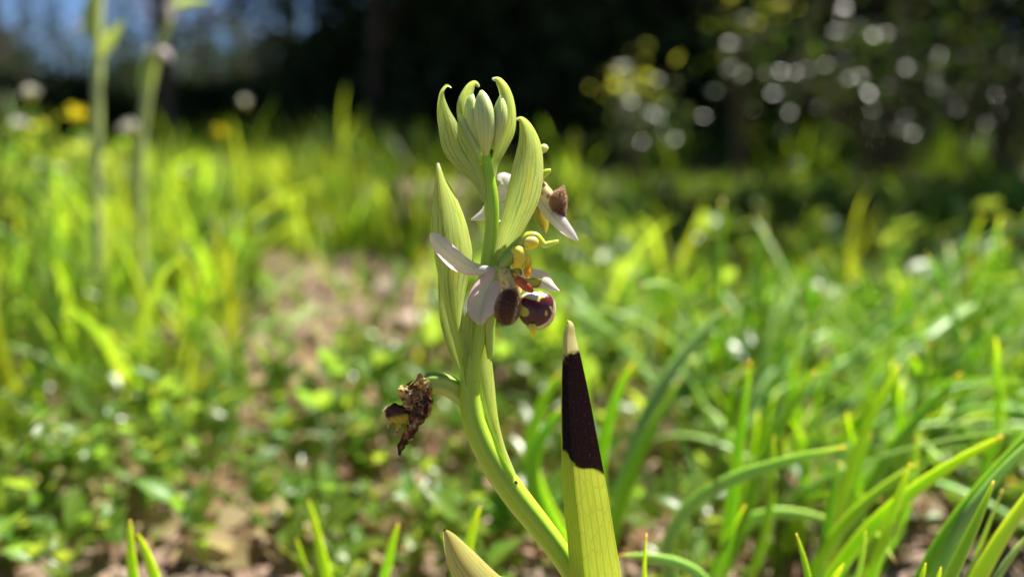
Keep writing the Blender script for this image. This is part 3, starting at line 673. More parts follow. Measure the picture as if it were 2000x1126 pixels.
def far_fleshy(x, y, seed, label, group, sc):
    g = random.Random(seed); root = tag(empty('leaf_tuft', (x, y, gz(x, y))), label, 'plant', group)
    for k in range(g.randint(6, 10)):
        o = bpy.data.objects.new('blade', g.choice(FB)); COL.objects.link(o); o.parent = root; a = g.uniform(0, 6.28)
        o.location = (.008 * math.cos(a), .008 * math.sin(a), 0); o.rotation_euler = (g.gauss(0, .15), g.gauss(0, .15), a + g.uniform(-1, 1) if g.random() < .5 else g.gauss(0, .7)); q_ = sc * g.uniform(.7, 1.15); o.scale = (q_,) * 3
placed_f = []
cnt = 0
for tr in range(4000):
    if cnt >= 96: break
    y = gf.uniform(.2, .46); x = gf.uniform(-.02, .85) * y; p = 1000 + F * x / (y * math.cos(PITCH) + .14 * math.sin(PITCH))
    if p > 2250 or p < 1030 or (y < .36 and p < 1360): continue
    if any((x - a) ** 2 + (y - c) ** 2 < .02 ** 2 for a, c in placed_f): continue
    placed_f.append((x, y))
    if p < 1350: lab = ('fleshy leaved tuft on the litter close behind the blackened leaf', 'fleshy tufts close behind the blackened leaf')
    elif y > .38: lab = ('fleshy leaved tuft where the lawn grass begins', 'fleshy tufts where the lawn grass begins')
    else: lab = ('fleshy leaved tuft behind the red tipped leaves', 'fleshy tufts behind the red tipped leaves')
    far_fleshy(x, y, cnt, *lab, gf.uniform(.6, 1.0) * (1 if y < .34 else .72)); cnt += 1
cnt = 0
for tr in range(2000):
    if cnt >= 14: break
    y = gf.uniform(.3, .55); x = gf.uniform(-.9, -.45) * y
    if any((x - a) ** 2 + (y - c) ** 2 < .05 ** 2 for a, c in placed_f): continue
    placed_f.append((x, y)); far_fleshy(x, y, 100 + cnt, 'fleshy leaved tuft among small herbs in front of the thick stalks', 'fleshy tufts in front of the thick stalks', gf.uniform(.5, .95)); cnt += 1

# ------------------------------------------------------------------ grass blades and tufts
def blade_data(L, wd, lean, curl, nv=8, seed=0, fold=.35):
    g = random.Random(seed); sp = []; ph = lean; x = z = 0; seg = L / nv
    pts = [(0, 0, 0)]
    for k in range(nv):
        a = lean + curl * ((k + .5) / nv) ** 1.6; x += math.sin(a) * seg; z += math.cos(a) * seg
        pts.append((x, .04 * L * math.sin(k * .5 + seed), z))
    V = []; UV = []
    for k, p in enumerate(pts):
        t = k / nv; a = lean + curl * t ** 1.6; nx, nz = math.cos(a), -math.sin(a)
        h = wd / 2 * (min(1, .55 + t * 2.2)) * (1 - max(0, t - .45) / .55) ** .75
        h = max(h, wd * .02)
        V += [(p[0] + nx * h * fold, p[1] - h, p[2] + nz * h * fold), p, (p[0] + nx * h * fold, p[1] + h, p[2] + nz * h * fold)]
        UV += [(0, t), (.5, t), (1, t)]
    Fc = [f for k in range(nv) for f in ((3 * k, 3 * k + 1, 3 * k + 4, 3 * k + 3), (3 * k + 1, 3 * k + 2, 3 * k + 5, 3 * k + 4))]
    return V, Fc, UV
BL = []
for i in range(12):
    V, Fc, UV = blade_data(rnd.uniform(.10, .18), rnd.uniform(.0045, .0095), rnd.uniform(.02, .3), rnd.uniform(.1, 1.5), 8, i)
    BL.append(mesh_from('blade', V, Fc, 'grass_blade', UV))
BLD = []
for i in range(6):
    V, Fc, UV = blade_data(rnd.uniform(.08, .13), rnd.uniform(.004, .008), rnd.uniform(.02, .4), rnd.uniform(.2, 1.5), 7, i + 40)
    BLD.append(mesh_from('blade', V, Fc, 'grass_blade_shaded', UV))
BLS = [mesh_from('blade', *(lambda d: (d[0], d[1], 'grass_straw', d[2]))(blade_data(rnd.uniform(.07, .14), .0022, rnd.uniform(.1, .5), rnd.uniform(.2, 1.2), 6, 60 + i))) for i in range(4)]
def tuft(x, y, n, hs, spread, seed, label, group, straw=.06, lib=BL):
    g = random.Random(seed); root = tag(empty('grass_tuft', (x, y, gz(x, y) - .002)), label, 'grass', group)
    for k in range(n):
        me = g.choice(BLS) if g.random() < straw else g.choice(lib)
        o = bpy.data.objects.new('blade', me); COL.objects.link(o); o.parent = root
        a = g.uniform(0, 6.283); r = spread * math.sqrt(g.random())
        o.location = (r * math.cos(a), r * math.sin(a), 0); o.rotation_euler = (g.gauss(0, .22), g.gauss(0, .2), a + g.uniform(-1.5, 1.5))
        s = hs * g.uniform(.7, 1.15); o.scale = (s, s, s)
    return root
placed = []
def free(x, y, r):
    for (a, b_, c) in placed:
        if (a - x) ** 2 + (b_ - y) ** 2 < (r + c) ** 2 * .6: return False
    placed.append((x, y, r)); return True
def pxx(x, y): return 1000 + F * x / (y * math.cos(PITCH) + .14 * math.sin(PITCH))
gt = random.Random(21)
# left: tall lush tufts
def left_label(x, y, p):
    if y > 1.3: return 'tall grass tuft at the far edge of the lawn under the open trees', 'tall tufts at the far edge of the lawn'
    if y > .9 and p > 450: return 'tall bright grass tuft between the yellow flower and the orchid', 'tall tufts between the yellow flower and the orchid'
    if p < 330 and y < .75: return 'tall grass tuft round the foot of the thick stalks', 'tall tufts round the thick stalks'
    if y < .72 and p > 430: return 'grass tuft bordering the bare stony patch beside the orchid', 'tufts bordering the bare patch'
    return 'lush tall sunlit grass tuft in the middle of the lawn behind the stalks', 'tall tufts in mid lawn behind the stalks'
cnt = 0
for tr in range(6000):
    if cnt >= 135: break
    y = gt.uniform(.25, 1.75); x = gt.uniform(-1.0, .02) * y * 1.0
    p = pxx(x, y)
    if p > 850 or p < -300: continue
    if y < .76 and p > 470: continue
    if y > 1.0 and p > 680: continue
    if y > 1.15 and mnoise.noise(Vector((x * 4, y * 4, 2))) < -.02: continue
    if y < .48 and gt.random() < .45: continue
    if not free(x, y, .018 + .013 * y): continue
    tuft(x, y, gt.randint(7, 11), gt.uniform(.6, 1.2) * (1 if y > .6 else .8 if y > .42 else .55), .02, cnt, *left_label(x, y, p)); cnt += 1
# right: shorter tufts
def right_label(x, y, p):
    if y > 1.2: return 'short grass tuft at the foot of the glossy shrubs', 'short tufts at the foot of the shrubs'
    if p < 1300: return 'short grass tuft behind the blackened leaf', 'short tufts behind the blackened leaf'
    return 'short green grass tuft behind the fleshy leaved tufts', 'short tufts behind the fleshy tufts'
cnt = 0
for tr in range(6000):
    if cnt >= 200: break
    y = gt.uniform(.32, 1.45); x = gt.uniform(.02, 1.0) * y
    p = pxx(x, y)
    if p > 2300 or p < 1010 or (y > 1.0 and p < 1120) or (y < .42 and p < 1200): continue
    if not free(x, y, .018 + .012 * y): continue
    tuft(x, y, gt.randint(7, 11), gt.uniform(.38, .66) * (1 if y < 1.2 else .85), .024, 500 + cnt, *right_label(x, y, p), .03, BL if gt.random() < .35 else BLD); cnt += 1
# bright upright tuft against the dark wood
q = W(1118, 392, 1.3); tuft(q.x, q.y, 10, 1.0, .012, 901, 'isolated bright upright grass tuft standing before the dark wood', None, 0)

def grass_field(name, n, region, hr, wr, mat, seed, label, dens=None, nv=4):
    g = np.random.default_rng(seed); pts = []
    while len(pts) < n:
        y = g.uniform(region[2], region[3]); x = g.uniform(region[0], region[1])
        if dens is None or g.random() < dens(x, y): pts.append((x, y))
    P = np.array(pts); n = len(P)
    h = g.uniform(*hr, n); wd = g.uniform(*wr, n); az = g.uniform(0, 2 * np.pi, n); lean = np.abs(g.normal(0, .4, n)); curl = g.uniform(.1, 1.2, n)
    lv = nv + 1; V = np.zeros((n, lv, 2, 3)); UV = np.zeros((n, lv, 2, 2)); x = np.zeros(n); z = np.zeros(n)
    base = np.array([gz(a, b_) for a, b_ in P]) - .002
    for k in range(lv):
        t = k / nv
        if k:
            a = lean + curl * ((k - .5) / nv) ** 1.5; x = x + np.sin(a) * h / nv; z = z + np.cos(a) * h / nv
        hw = wd / 2 * (1 - max(0, t - .3) / .7) ** .8 + wd * .02
        for s, sg in ((0, -1), (1, 1)):
            V[:, k, s, 0] = P[:, 0] + np.cos(az) * x - np.sin(az) * hw * sg; V[:, k, s, 1] = P[:, 1] + np.sin(az) * x + np.cos(az) * hw * sg; V[:, k, s, 2] = base + z
            UV[:, k, s] = (s, t)
    idx = np.arange(n)[:, None] * lv * 2 + np.arange(nv)[None, :] * 2
    Q = np.stack([idx, idx + 1, idx + 3, idx + 2], -1).reshape(-1, 4)
    me = bpy.data.meshes.new(name); V = V.reshape(-1, 3); UV = UV.reshape(-1, 2)
    me.vertices.add(len(V)); me.vertices.foreach_set('co', V.astype(np.float32).ravel())
    me.loops.add(Q.size); me.loops.foreach_set('vertex_index', Q.astype(np.int32).ravel())
    me.polygons.add(len(Q)); me.polygons.foreach_set('loop_start', (np.arange(len(Q)) * 4).astype(np.int32)); me.polygons.foreach_set('loop_total', np.full(len(Q), 4, np.int32))
    me.polygons.foreach_set('use_smooth', np.ones(len(Q), bool)); me.update(calc_edges=True)
    ul = me.uv_layers.new(name='UVMap'); ul.data.foreach_set('uv', UV[Q.ravel()].astype(np.float32).ravel())
    me.materials.append(MATS[mat]); tag(link_mesh(name, me, None), label, 'grass', None, 'stuff')
def dens_l(x, y):
    p = pxx(x, y)
    if y < .27 and p > -150: return 0
    if y > .95 and p > 660: return .03
    if y < .45: return .5 if p < -150 else (.3 if p < 430 else .06)
    if y < .78 and p > 430: return .015
    if p < -150: return .7
    if y > 1.1 and mnoise.noise(Vector((x * 5, y * 5, 0))) < .05: return .08
    return .85 if p < 860 else 0
def dens_r(x, y):
    p = pxx(x, y)
    if p < 880: return 0
    return .8 if y > .45 else (.5 if p > 1150 else .15)
grass_field('grass', 11000, (-2.0, .1, .1, 1.9), (.04, .13), (.003, .008), 'grass_blade', 3, 'short bright grass filling the lawn left of the orchid', dens_l)
grass_field('grass', 12000, (-.1, 2.2, .28, 1.8), (.025, .065), (.003, .007), 'grass_blade_shaded', 4, 'short green grass filling the lawn right of the orchid', dens_r)
grass_field('grass', 9000, (-4, 4, 2.2, 5.5), (.03, .12), (.004, .008), 'grass_blade_shaded', 5, 'sparse grass in the shade under the wood', None, 3)
grass_field('undergrowth', 4200, (-2.6, 2.6, 1.9, 3.2), (.05, .22), (.005, .012), 'grass_blade_shaded', 15, 'uneven dark undergrowth along the edge of the wood', lambda x, y: 1 if mnoise.noise(Vector((x * 3.2, y * 3.2, 4))) > .12 else .05, 4)
grass_field('grass', 5000, (-1.5, 1.5, -1.5, .2), (.03, .07), (.002, .004), 'grass_blade_shaded', 6, 'short grass on the near ground', lambda x, y: 0 if math.hypot(x, y) < .2 and y > -.25 else 1, 3)

# ------------------------------------------------------------------ small broad-leaved herbs
def leaf_mesh(L, wd, mat, seed, arc=25, curl=.5, nu=4, nv=7):
    pts = []; x = z = 0
    for k in range(6):
        pts.append((x, 0, z)); a = .9 + curl * k / 5; x += math.sin(a) * L / 5; z += math.cos(a) * L / 5
    V, Fc, UV, _ = sheet(pts, [wd * .08, wd * .42, wd * .5, wd * .46, wd * .3, wd * .03], arc, 0, nu, nv, ref=Vector((-.6, 0, .8)))
    return mesh_from('leaf', V, Fc, mat, UV)
HL = [leaf_mesh(rnd.uniform(.016, .028), rnd.uniform(.007, .012), 'herb_leaf', i, 25, rnd.uniform(.1, .8)) for i in range(6)]
def stalk_mesh(h, r=.0008, mat='herb_leaf', bend=.2):
    V, Fc, UV, _ = tube([(0, 0, -.003), (bend * h * .2, 0, h * .35), (bend * h * .5, 0, h * .7), (bend * h, 0, h)], [r, r, r * .9, r * .7], 6, 6, ref=Vector((0, 1, 0)))
    return mesh_from('stem', V, Fc, mat, UV)
HS = [stalk_mesh(rnd.uniform(.03, .06)) for _ in range(4)]
def herb(x, y, seed, label, group, sc=1.0):
    g = random.Random(seed); root = tag(empty('herb', (x, y, gz(x, y))), label, 'plant', group)
    for st in range(g.randint(2, 4)):
        sm = g.choice(HS); h = max(v.co.z for v in sm.vertices)
        so = bpy.data.objects.new('stem', sm); COL.objects.link(so); so.parent = root; s = sc * g.uniform(.6, 1.1); a0 = g.uniform(0, 6.28)
        so.scale = (s, s, s); so.rotation_euler = (g.uniform(-.3, .3), g.uniform(-.3, .3), a0); ox, oy = g.uniform(-.01, .01), g.uniform(-.01, .01); so.location = (ox, oy, 0)
        M = Matrix.Translation((ox, oy, 0)) @ so.rotation_euler.to_matrix().to_4x4() @ Matrix.Scale(s, 4)
        for lv in range(g.randint(4, 7)):
            t = g.uniform(.35, 1); p = M @ Vector((.2 * h * t ** 1.6, 0, h * t))
            lo = bpy.data.objects.new('leaf', g.choice(HL)); COL.objects.link(lo); lo.parent = root; lo.location = p
            k = sc * g.uniform(.6, 1.1); lo.scale = (k, k, k); lo.rotation_euler = (g.uniform(-.3, .3), g.uniform(-.6, .3), lv * 2.4 + g.uniform(-.4, .4))
    return root
def herb_label(x, y, p):
    if p > 1000: return 'small oval leaved herb among the fleshy tufts', 'herbs among the fleshy tufts'
    if p > 640: return 'small oval leaved herb near the withered flower', 'herbs near the withered flower'
    if y > .42: return 'small oval leaved herb at the foot of the tall grass', 'herbs at the foot of the tall grass'
    return 'small oval leaved herb on the litter in front of the yellow leaf', 'herbs in front of the yellow leaf'
cnt = 0; gh = random.Random(5)
for tr in range(5000):
    if cnt >= 175: break
    y = gh.uniform(.19, .66) if gh.random() < .5 else gh.uniform(.18, .29); x = gh.uniform(-.95, .35) * y; p = pxx(x, y)
    if p > 1080 and gh.random() < .75: continue
    if p < -200: continue
    if .29 < y < .66 and 430 < p < 880 and gh.random() < .93: continue
    if not free(x, y, .009 + .008 * y): continue
    herb(x, y, cnt, *herb_label(x, y, p), gh.uniform(.45, 1.05) * (.6 if y < .26 else 1)); cnt += 1

cnt = 0
for tr in range(5000):
    if cnt >= 90: break
    y = gh.uniform(.36, 1.25); x = gh.uniform(.02, .9) * y; p = pxx(x, y)
    if p > 2150 or p < 1060: continue
    if any((x - a) ** 2 + (y - c) ** 2 < (.02 + .012 * y) ** 2 for a, c, _ in placed[-cnt:] if cnt): continue
    placed.append((x, y, .01))
    lab = ('broad leaved herb in the short grass before the glossy shrubs', 'herbs in the short grass before the glossy shrubs') if y > .75 else ('broad leaved herb in the short grass beyond the fleshy tufts', 'herbs in the short grass beyond the fleshy tufts')
    herb(x, y, 700 + cnt, *lab, gh.uniform(.8, 1.35)); cnt += 1

# wildflowers standing in the tall grass, upper left
def wildflower(px, py, d, label, kind, seed):
    g = random.Random(seed); top = W(px, py, d); b = Vector((top.x + g.uniform(-.02, .02), top.y, gz(top.x, top.y)))
    root = tag(empty('wildflower', b), label, 'flower', None)
    def P(v): return v - b
    V, Fc, UV, _ = tube([b - Vector((0, 0, .004)), b.lerp(top, .35) + Vector((.004, 0, 0)), b.lerp(top, .7), top], [.0013, .0012, .0011, .001], 8, 12, ref=Vector((0, 1, 0)))
    link_mesh('stem', mesh_from('stem', V, Fc, 'herb_leaf', UV, None, True, b), None, root)
    hd = None
    n = 26 if kind == 'yellow' else 20; L = .014 if kind == 'yellow' else .010
    V, Fc, UV, _ = ellipsoid(top, (.004, .004, .003), 0, 12, 8); hd = link_mesh('flower_head', mesh_from('flower_head', V, Fc, 'yellow_petal' if kind != 'fluff' else 'white_petal', UV, None, True, b), None, root)
    pm = leaf_mesh(L, .004, 'yellow_petal' if kind == 'yellow' else 'white_petal', seed, 15, .5, 2, 4)
    for k in range(n):
        o = bpy.data.objects.new('petal', pm); COL.objects.link(o); o.parent = hd; o.location = top - b + Vector((0, 0, .001))
        o.rotation_euler = (g.uniform(-.3, .3), g.uniform(-.9, .3), k * 2.399)
    for k in range(3):
        lm = leaf_mesh(.05, .012, 'herb_leaf', k, 30, .6, 4, 7); o = link_mesh('leaf', lm, None, root); o.rotation_euler = (0, 0, k * 2.1 + seed); o.location = (0, 0, .004)
wildflower(152, 236, .62, 'yellow rayed wildflower in the grass beside the tall orchid stalks', 'yellow', 1)
wildflower(62, 190, .60, 'large whitish flower head rising from leafy herbs by the wood', 'white', 2)
wildflower(255, 258, .58, 'small cream flower beneath the tall orchid stalks', 'white', 3)
wildflower(40, 250, .66, 'low whitish flower head under a larger one', 'white', 4)
wildflower(430, 268, .85, 'faint yellow flower in front of the shaded wood', 'yellow', 5)
wildflower(480, 205, .9, 'pale seed head on a thin stalk before the wood', 'white', 6)

# two tall out-of-focus orchid stalks, upper left
def tall_stalk(pts, d, wpx, label, bracts):
    b = W(pts[0][0], pts[0][1], d); b = Vector((b.x, b.y, gz(b.x, b.y)))
    root = tag(empty('orchid_stalk', b), label, 'plant', 'tall stalks left of the orchid')
    P = [b - Vector((0, 0, .004))] + [W(x, y, d) for x, y in pts[1:]]; r = wpx / 2 * d / F
    V, Fc, UV, _ = tube(P, [r, r, r * .95, r * .85, r * .6], 12, 24, ref=Vector((0, 1, 0))); link_mesh('stem', mesh_from('stem', V, Fc, 'stalk', UV, None, True, b), None, root)
    for sp, wd, mt in bracts:
        V, Fc, UV, C = sheet([W(x, y, d - z * d / F) for x, y, z in sp], [q * d / F for q in wd], 60, 0, 8, 14, ref=Vector((0, -1, .2)), colf=(lambda u, t, q: (.72, .62, .66)) if mt == 'sepal_tissue' else None)
        link_mesh('bract' if mt != 'sepal_tissue' else 'sepal', mesh_from('bract', V, Fc, mt, UV, C, True, b), None, root)
tall_stalk([(188, 640), (190, 420), (191, 200), (192, 60), (196, -120)], .40, 19, 'thick upright orchid stalk with forked bract in tall grass', [
    ([(196, 115, 4), (212, 90, 6), (228, 65, 8), (242, 40, 8)], [8, 14, 10, 2], 'bract_tissue_low'),
    ([(188, 80, 4), (182, 50, 6), (186, 10, 6), (190, -30, 4)], [8, 16, 14, 2], 'bract_tissue_low'),
    ([(190, 60, 0), (170, 48, 4), (150, 56, 6)], [4, 6, 1], 'sepal_tissue')])
tall_stalk([(262, 560), (272, 330), (300, 130), (330, 40), (352, -110)], .42, 17, 'slanting orchid stalk carrying small pale flowers in tall grass', [
    ([(285, 185, 6), (292, 150, 8), (300, 110, 8), (304, 92, 6)], [8, 15, 12, 2], 'bract_tissue_low'),
    ([(310, 100, 6), (325, 105, 8), (336, 120, 8)], [4, 8, 1], 'sepal_tissue'),
    ([(292, 112, 8), (298, 98, 10), (300, 90, 10)], [5, 11, 2], 'sepal_tissue'),
    ([(330, 40, 6), (334, 20, 8), (340, 5, 8)], [5, 11, 2], 'sepal_tissue'),
    ([(345, 15, 4), (370, 6, 6), (410, 2, 6)], [8, 10, 2], 'bract_tissue_low')])

# ------------------------------------------------------------------ litter and stones
def dead_mesh(seed, mat):
    g = random.Random(seed); L = g.uniform(.018, .04); wv = L * g.uniform(.16, .26)
    V, Fc, UV, _ = sheet([(-L / 2, 0, 0), (-L / 4, g.uniform(-.002, .002), .003), (0, 0, .004), (L / 4, g.uniform(-.002, .002), .003), (L / 2, 0, .001)], [wv * .15, wv * .8, wv, wv * .7, wv * .06],
                         g.uniform(20, 60), 0, 6, 10, ruffle=(.3, 9), seed=seed)
    return mesh_from('dead_leaf', V, Fc, mat, UV)
DM = [dead_mesh(i, 'dead_leaf') for i in range(8)]
gd = random.Random(77); cnt = 0
for tr in range(3000):
    if cnt >= 200: break
    y = gd.uniform(.2, .75); x = gd.uniform(-.8, .8) * y; p = pxx(x, y)
    if p > 2200 or p < -200: continue
    if p > 1000 and gd.random() < .5: continue
    o = bpy.data.objects.new('dead_leaf', gd.choice(DM)); COL.objects.link(o); o.location = (x, y, gz(x, y) + .0015)
    o.rotation_euler = (gd.uniform(-.35, .35), gd.uniform(-.35, .35), gd.uniform(0, 6.28)); s = gd.uniform(.6, 1.2) * (.25 if y < .3 else .8); o.scale = (s, s, s)
    tag(o, 'curled dry brown leaf lying on the stony soil', 'leaf', 'dry leaves on the soil'); cnt += 1
ylm = dead_mesh(3, 'yellow_leaf'); ylm.name = 'yellow_leaf'
for i, (px, py, d, lab) in enumerate([(410, 772, .385, 'curled yellow leaf lying in the litter left of the withered flower'), (450, 800, .37, 'smaller yellowed leaf beside the curled yellow leaf'), (1930, 960, .26, 'orange yellow leaf on the soil behind the thick red tipped leaf')]):
    p = W(px, py, d); o = link_mesh('yellow_leaf', ylm, None); o.location = (p.x, p.y, max(p.z, gz(p.x, p.y) + .004)); o.rotation_euler = (.5, .3, i * 1.3 + .4); tag(o, lab, 'leaf')
def stone_mesh(seed):
    g = random.Random(seed); V, Fc, UV, _ = ellipsoid((0, 0, 0), (g.uniform(.006, .011), g.uniform(.003, .006), g.uniform(.006, .01)), 0, 9, 6, shape=lambda d: 1 + .35 * mnoise.noise(d * 1.6 + Vector((seed, 0, 0))))
    V = [Vector((v.x, v.z, v.y)) for v in V]; return mesh_from('pebble', V, Fc, 'stone', UV, None, False)
SM = [stone_mesh(i) for i in range(6)]
cnt = 0
for tr in range(3000):
    if cnt >= 60: break
    y = gd.uniform(.2, .85); x = gd.uniform(-.8, .8) * y; p = pxx(x, y)
    if p > 2200 or p < -200 or (p > 1050 and gd.random() < .5): continue
    o = bpy.data.objects.new('pebble', gd.choice(SM)); COL.objects.link(o); s = gd.uniform(.25, .7); o.scale = (s, s, s); o.location = (x, y, gz(x, y) + .001); o.rotation_euler = (0, 0, gd.uniform(0, 6.28))
    tag(o, 'small pinkish grey stone bedded in the brown soil', 'stone', 'stones in the soil'); cnt += 1
for px, py, d, s in ((735, 575, .6, 2.0), (800, 640, .5, 1.5), (820, 690, .45, 1.4)):
    p = W(px, py, d); o = bpy.data.objects.new('rock', SM[0 if s > 3 else 3]); COL.objects.link(o); o.location = (p.x, p.y, gz(p.x, p.y) + .003 * s); o.scale = (s, s, s); o.rotation_euler = (0, 0, s)
    tag(o, 'larger pale pink stone on bare ground left of the orchid stem', 'stone', 'larger stones left of the orchid')
def gravel():
    g = random.Random(8); V = []; Fc = []
    for k in range(5200):
        y = g.uniform(.15, 1.0); x = g.uniform(-.9, .9) * y; r = g.uniform(.0008, .003); c = Vector((x, y, gz(x, y) + r * .2)); i = len(V)
        for d in ((1, 0, 0), (0, 1, 0), (-1, 0, 0), (0, -1, 0), (0, 0, .8), (0, 0, -.8)): V.append(c + Vector(d) * r * g.uniform(.6, 1.3))
        Fc += [(i, i + 1, i + 4), (i + 1, i + 2, i + 4), (i + 2, i + 3, i + 4), (i + 3, i, i + 4), (i + 1, i, i + 5), (i + 2, i + 1, i + 5), (i + 3, i + 2, i + 5), (i, i + 3, i + 5)]
    tag(link_mesh('gravel', mesh_from('gravel', V, Fc, 'stone', None, None, False), None), 'fine gravel and grit on the soil', 'gravel', None, 'stuff')
gravel()

def ground_cover(n, seed, mat, label, zr, Lr, name):
    g = random.Random(seed); V = []; Fc = []
    for k in range(n):
        y = g.uniform(.19, 1.3) if g.random() < .6 else g.uniform(.19, .5); x = g.uniform(-.95, .95) * y
        if mat == 'herb_leaf' and .3 < y < .75 and 430 < pxx(x, y) < 880 and g.random() < .85: continue
        p = Vector((x, y, gz(x, y) + g.uniform(*zr))); L = g.uniform(*Lr)
        q = Quaternion((0, 0, 1), g.uniform(0, 6.28)) @ Quaternion((1, 0, 0), g.gauss(0, .6)) @ Quaternion((0, 1, 0), g.gauss(-.2, .5)); i = len(V); wv = L * g.uniform(.18, .36)
        V += [p + q @ Vector(c) for c in ((0, 0, 0), (L * .4, -wv, L * .08), (L * .5, 0, 0), (L * .4, wv, L * .08), (L, 0, -L * .1))]; Fc += [(i, i + 1, i + 2), (i, i + 2, i + 3), (i + 1, i + 4, i + 2), (i + 2, i + 4, i + 3)]
    tag(link_mesh(name, mesh_from(name, V, Fc, mat, [(0, 0)] * len(V)), None), label, name.replace('_', ' '), None, 'stuff')
ground_cover(4800, 41, 'herb_leaf', 'small green leaves carpeting the soil', (.001, .022), (.004, .012), 'ground_cover')
ground_cover(6500, 42, 'dead_leaf', 'broken brown leaf litter scattered over the soil', (.0005, .004), (.004, .014), 'leaf_litter')
ground_cover(2500, 43, 'grass_straw', 'pale dry straw bits scattered over the soil', (.0005, .006), (.006, .02), 'straw')

# ------------------------------------------------------------------ shrubs with glossy leaves
def simple_leaf(L, wd, mat, name='leaf'):
    V = [(0, 0, 0), (L * .35, -wd / 2, wd * .12), (L * .35, 0, 0), (L * .35, wd / 2, wd * .12), (L * .72, -wd * .38, wd * .06), (L * .72, 0, -.02 * L), (L * .72, wd * .38, wd * .06), (L, 0, -.08 * L)]
    Fc = [(0, 1, 2), (0, 2, 3), (1, 4, 5, 2), (2, 5, 6, 3), (4, 7, 5), (5, 7, 6)]
    return mesh_from(name, V, Fc, mat, [(0, 0)] * 8)
GLEAF = simple_leaf(.034, .018, 'glossy_leaf'); YLEAF = simple_leaf(.030, .017, 'young_leaf')
def rand_rot(g, up=.6):
    return (g.uniform(-.9, .9), g.uniform(-.9, .5), g.uniform(0, 6.28))
HLEAF = simple_leaf(.030, .020, 'herb_leaf')
def shrub(cx, cy, rx, ry, h, nbr, nleaf, label, seed, young=.25, lsc=1.0, hid=0, low=.15, lm=None):
    g = random.Random(seed); b = Vector((cx, cy, gz(cx, cy))); root = tag(empty('shrub', b), label, 'shrub', None)
    tips = []
    for k in range(nbr):
        a = g.uniform(0, 6.28); r = math.sqrt(g.random()); e = Vector((math.cos(a) * r * rx, math.sin(a) * r * ry, h * (1 - .35 * r * r) * g.uniform(.6, 1)))
        mid = Vector((e.x * .35 + g.uniform(-.02, .02), e.y * .35, e.z * .55)); pts = [(e.x * .05, e.y * .05, -.01), tuple(mid), tuple(e)]
        rr = .004 * (h / .5) ** .5
        V, Fc, UV, _ = tube(pts, [rr, rr * .7, rr * .25], 6, 8, ref=Vector((0, 1, 0)))
        link_mesh('branch', mesh_from('branch', V, Fc, 'twig', UV), None, root); tips.append([Vector(lerp_list(pts, t)) for t in (.35, .5, .6, .7, .8, .88, .94, 1)])
    for k in range(nleaf):
        br = g.choice(tips); i = g.randrange(len(br)); p = br[i]; jit = .05 * (h / .5) ** .5 * lsc
        p = p + Vector((g.gauss(0, jit), g.gauss(0, jit), g.gauss(0, jit * .7)))
        if p.z < low * h: p.z = low * h + g.random() * .05
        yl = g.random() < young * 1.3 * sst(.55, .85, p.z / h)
        o = bpy.data.objects.new('leaf', YLEAF if yl else (lm or GLEAF)); COL.objects.link(o); o.parent = root; o.location = p
        s = lsc * g.uniform(.6, 1.2); o.scale = (s, s, s); o.rotation_euler = rand_rot(g)
    if hid:
        L = .034 * lsc; V = []; Fc = []
        for k in range(hid):
            br = g.choice(tips); p = br[g.randrange(len(br))] + Vector((g.gauss(0, .07), g.gauss(0, .07), g.gauss(0, .06))); p.z = max(p.z, .02)
            q = Quaternion((g.gauss(0, 1), g.gauss(0, 1), g.gauss(0, 1), g.gauss(0, 1))).normalized(); i = len(V); s = g.uniform(.5, 1)
            V += [p + q @ Vector(c) * s for c in ((0, 0, 0), (L * .5, -L * .27, .002), (L, 0, 0), (L * .5, L * .27, .002))]; Fc.append((i, i + 1, i + 2, i + 3))
        fo = link_mesh('foliage', mesh_from('foliage', V, Fc, 'glossy_leaf', [(0, 0)] * len(V)), None, root); fo['kind'] = 'stuff'
    return root
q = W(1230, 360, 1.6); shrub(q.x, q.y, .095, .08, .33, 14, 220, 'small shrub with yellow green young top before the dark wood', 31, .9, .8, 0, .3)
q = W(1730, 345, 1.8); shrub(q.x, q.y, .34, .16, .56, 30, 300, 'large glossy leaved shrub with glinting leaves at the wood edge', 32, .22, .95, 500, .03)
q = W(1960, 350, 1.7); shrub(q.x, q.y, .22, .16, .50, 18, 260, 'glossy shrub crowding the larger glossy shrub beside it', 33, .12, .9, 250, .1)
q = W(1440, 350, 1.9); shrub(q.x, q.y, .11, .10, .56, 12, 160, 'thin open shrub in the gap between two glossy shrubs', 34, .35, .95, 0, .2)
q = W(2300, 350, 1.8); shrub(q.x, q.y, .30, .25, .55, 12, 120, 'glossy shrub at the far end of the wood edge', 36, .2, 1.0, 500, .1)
for i, (px, d, rx, h, n, lab) in enumerate([(110, .72, .09, .165, 130, 'leafy herb with round glinting leaves beside the yellow wildflower'), (290, .78, .09, .15, 120, 'leafy herb with round glinting leaves under the slanting stalk'), (-120, .75, .10, .17, 90, 'leafy herb with round leaves beyond the thick stalk'), (30, .55, .06, .13, 60, 'low leafy herb with pale glinting leaves in front of the white flower heads')]):
    q = W(px, 400, d); r = shrub(q.x, q.y, rx, .05, h, 9, n, lab, 35 + i * 3, .3, .5, 0, .2, HLEAF); r.name = 'leafy_herb'; r['category'] = 'plant'

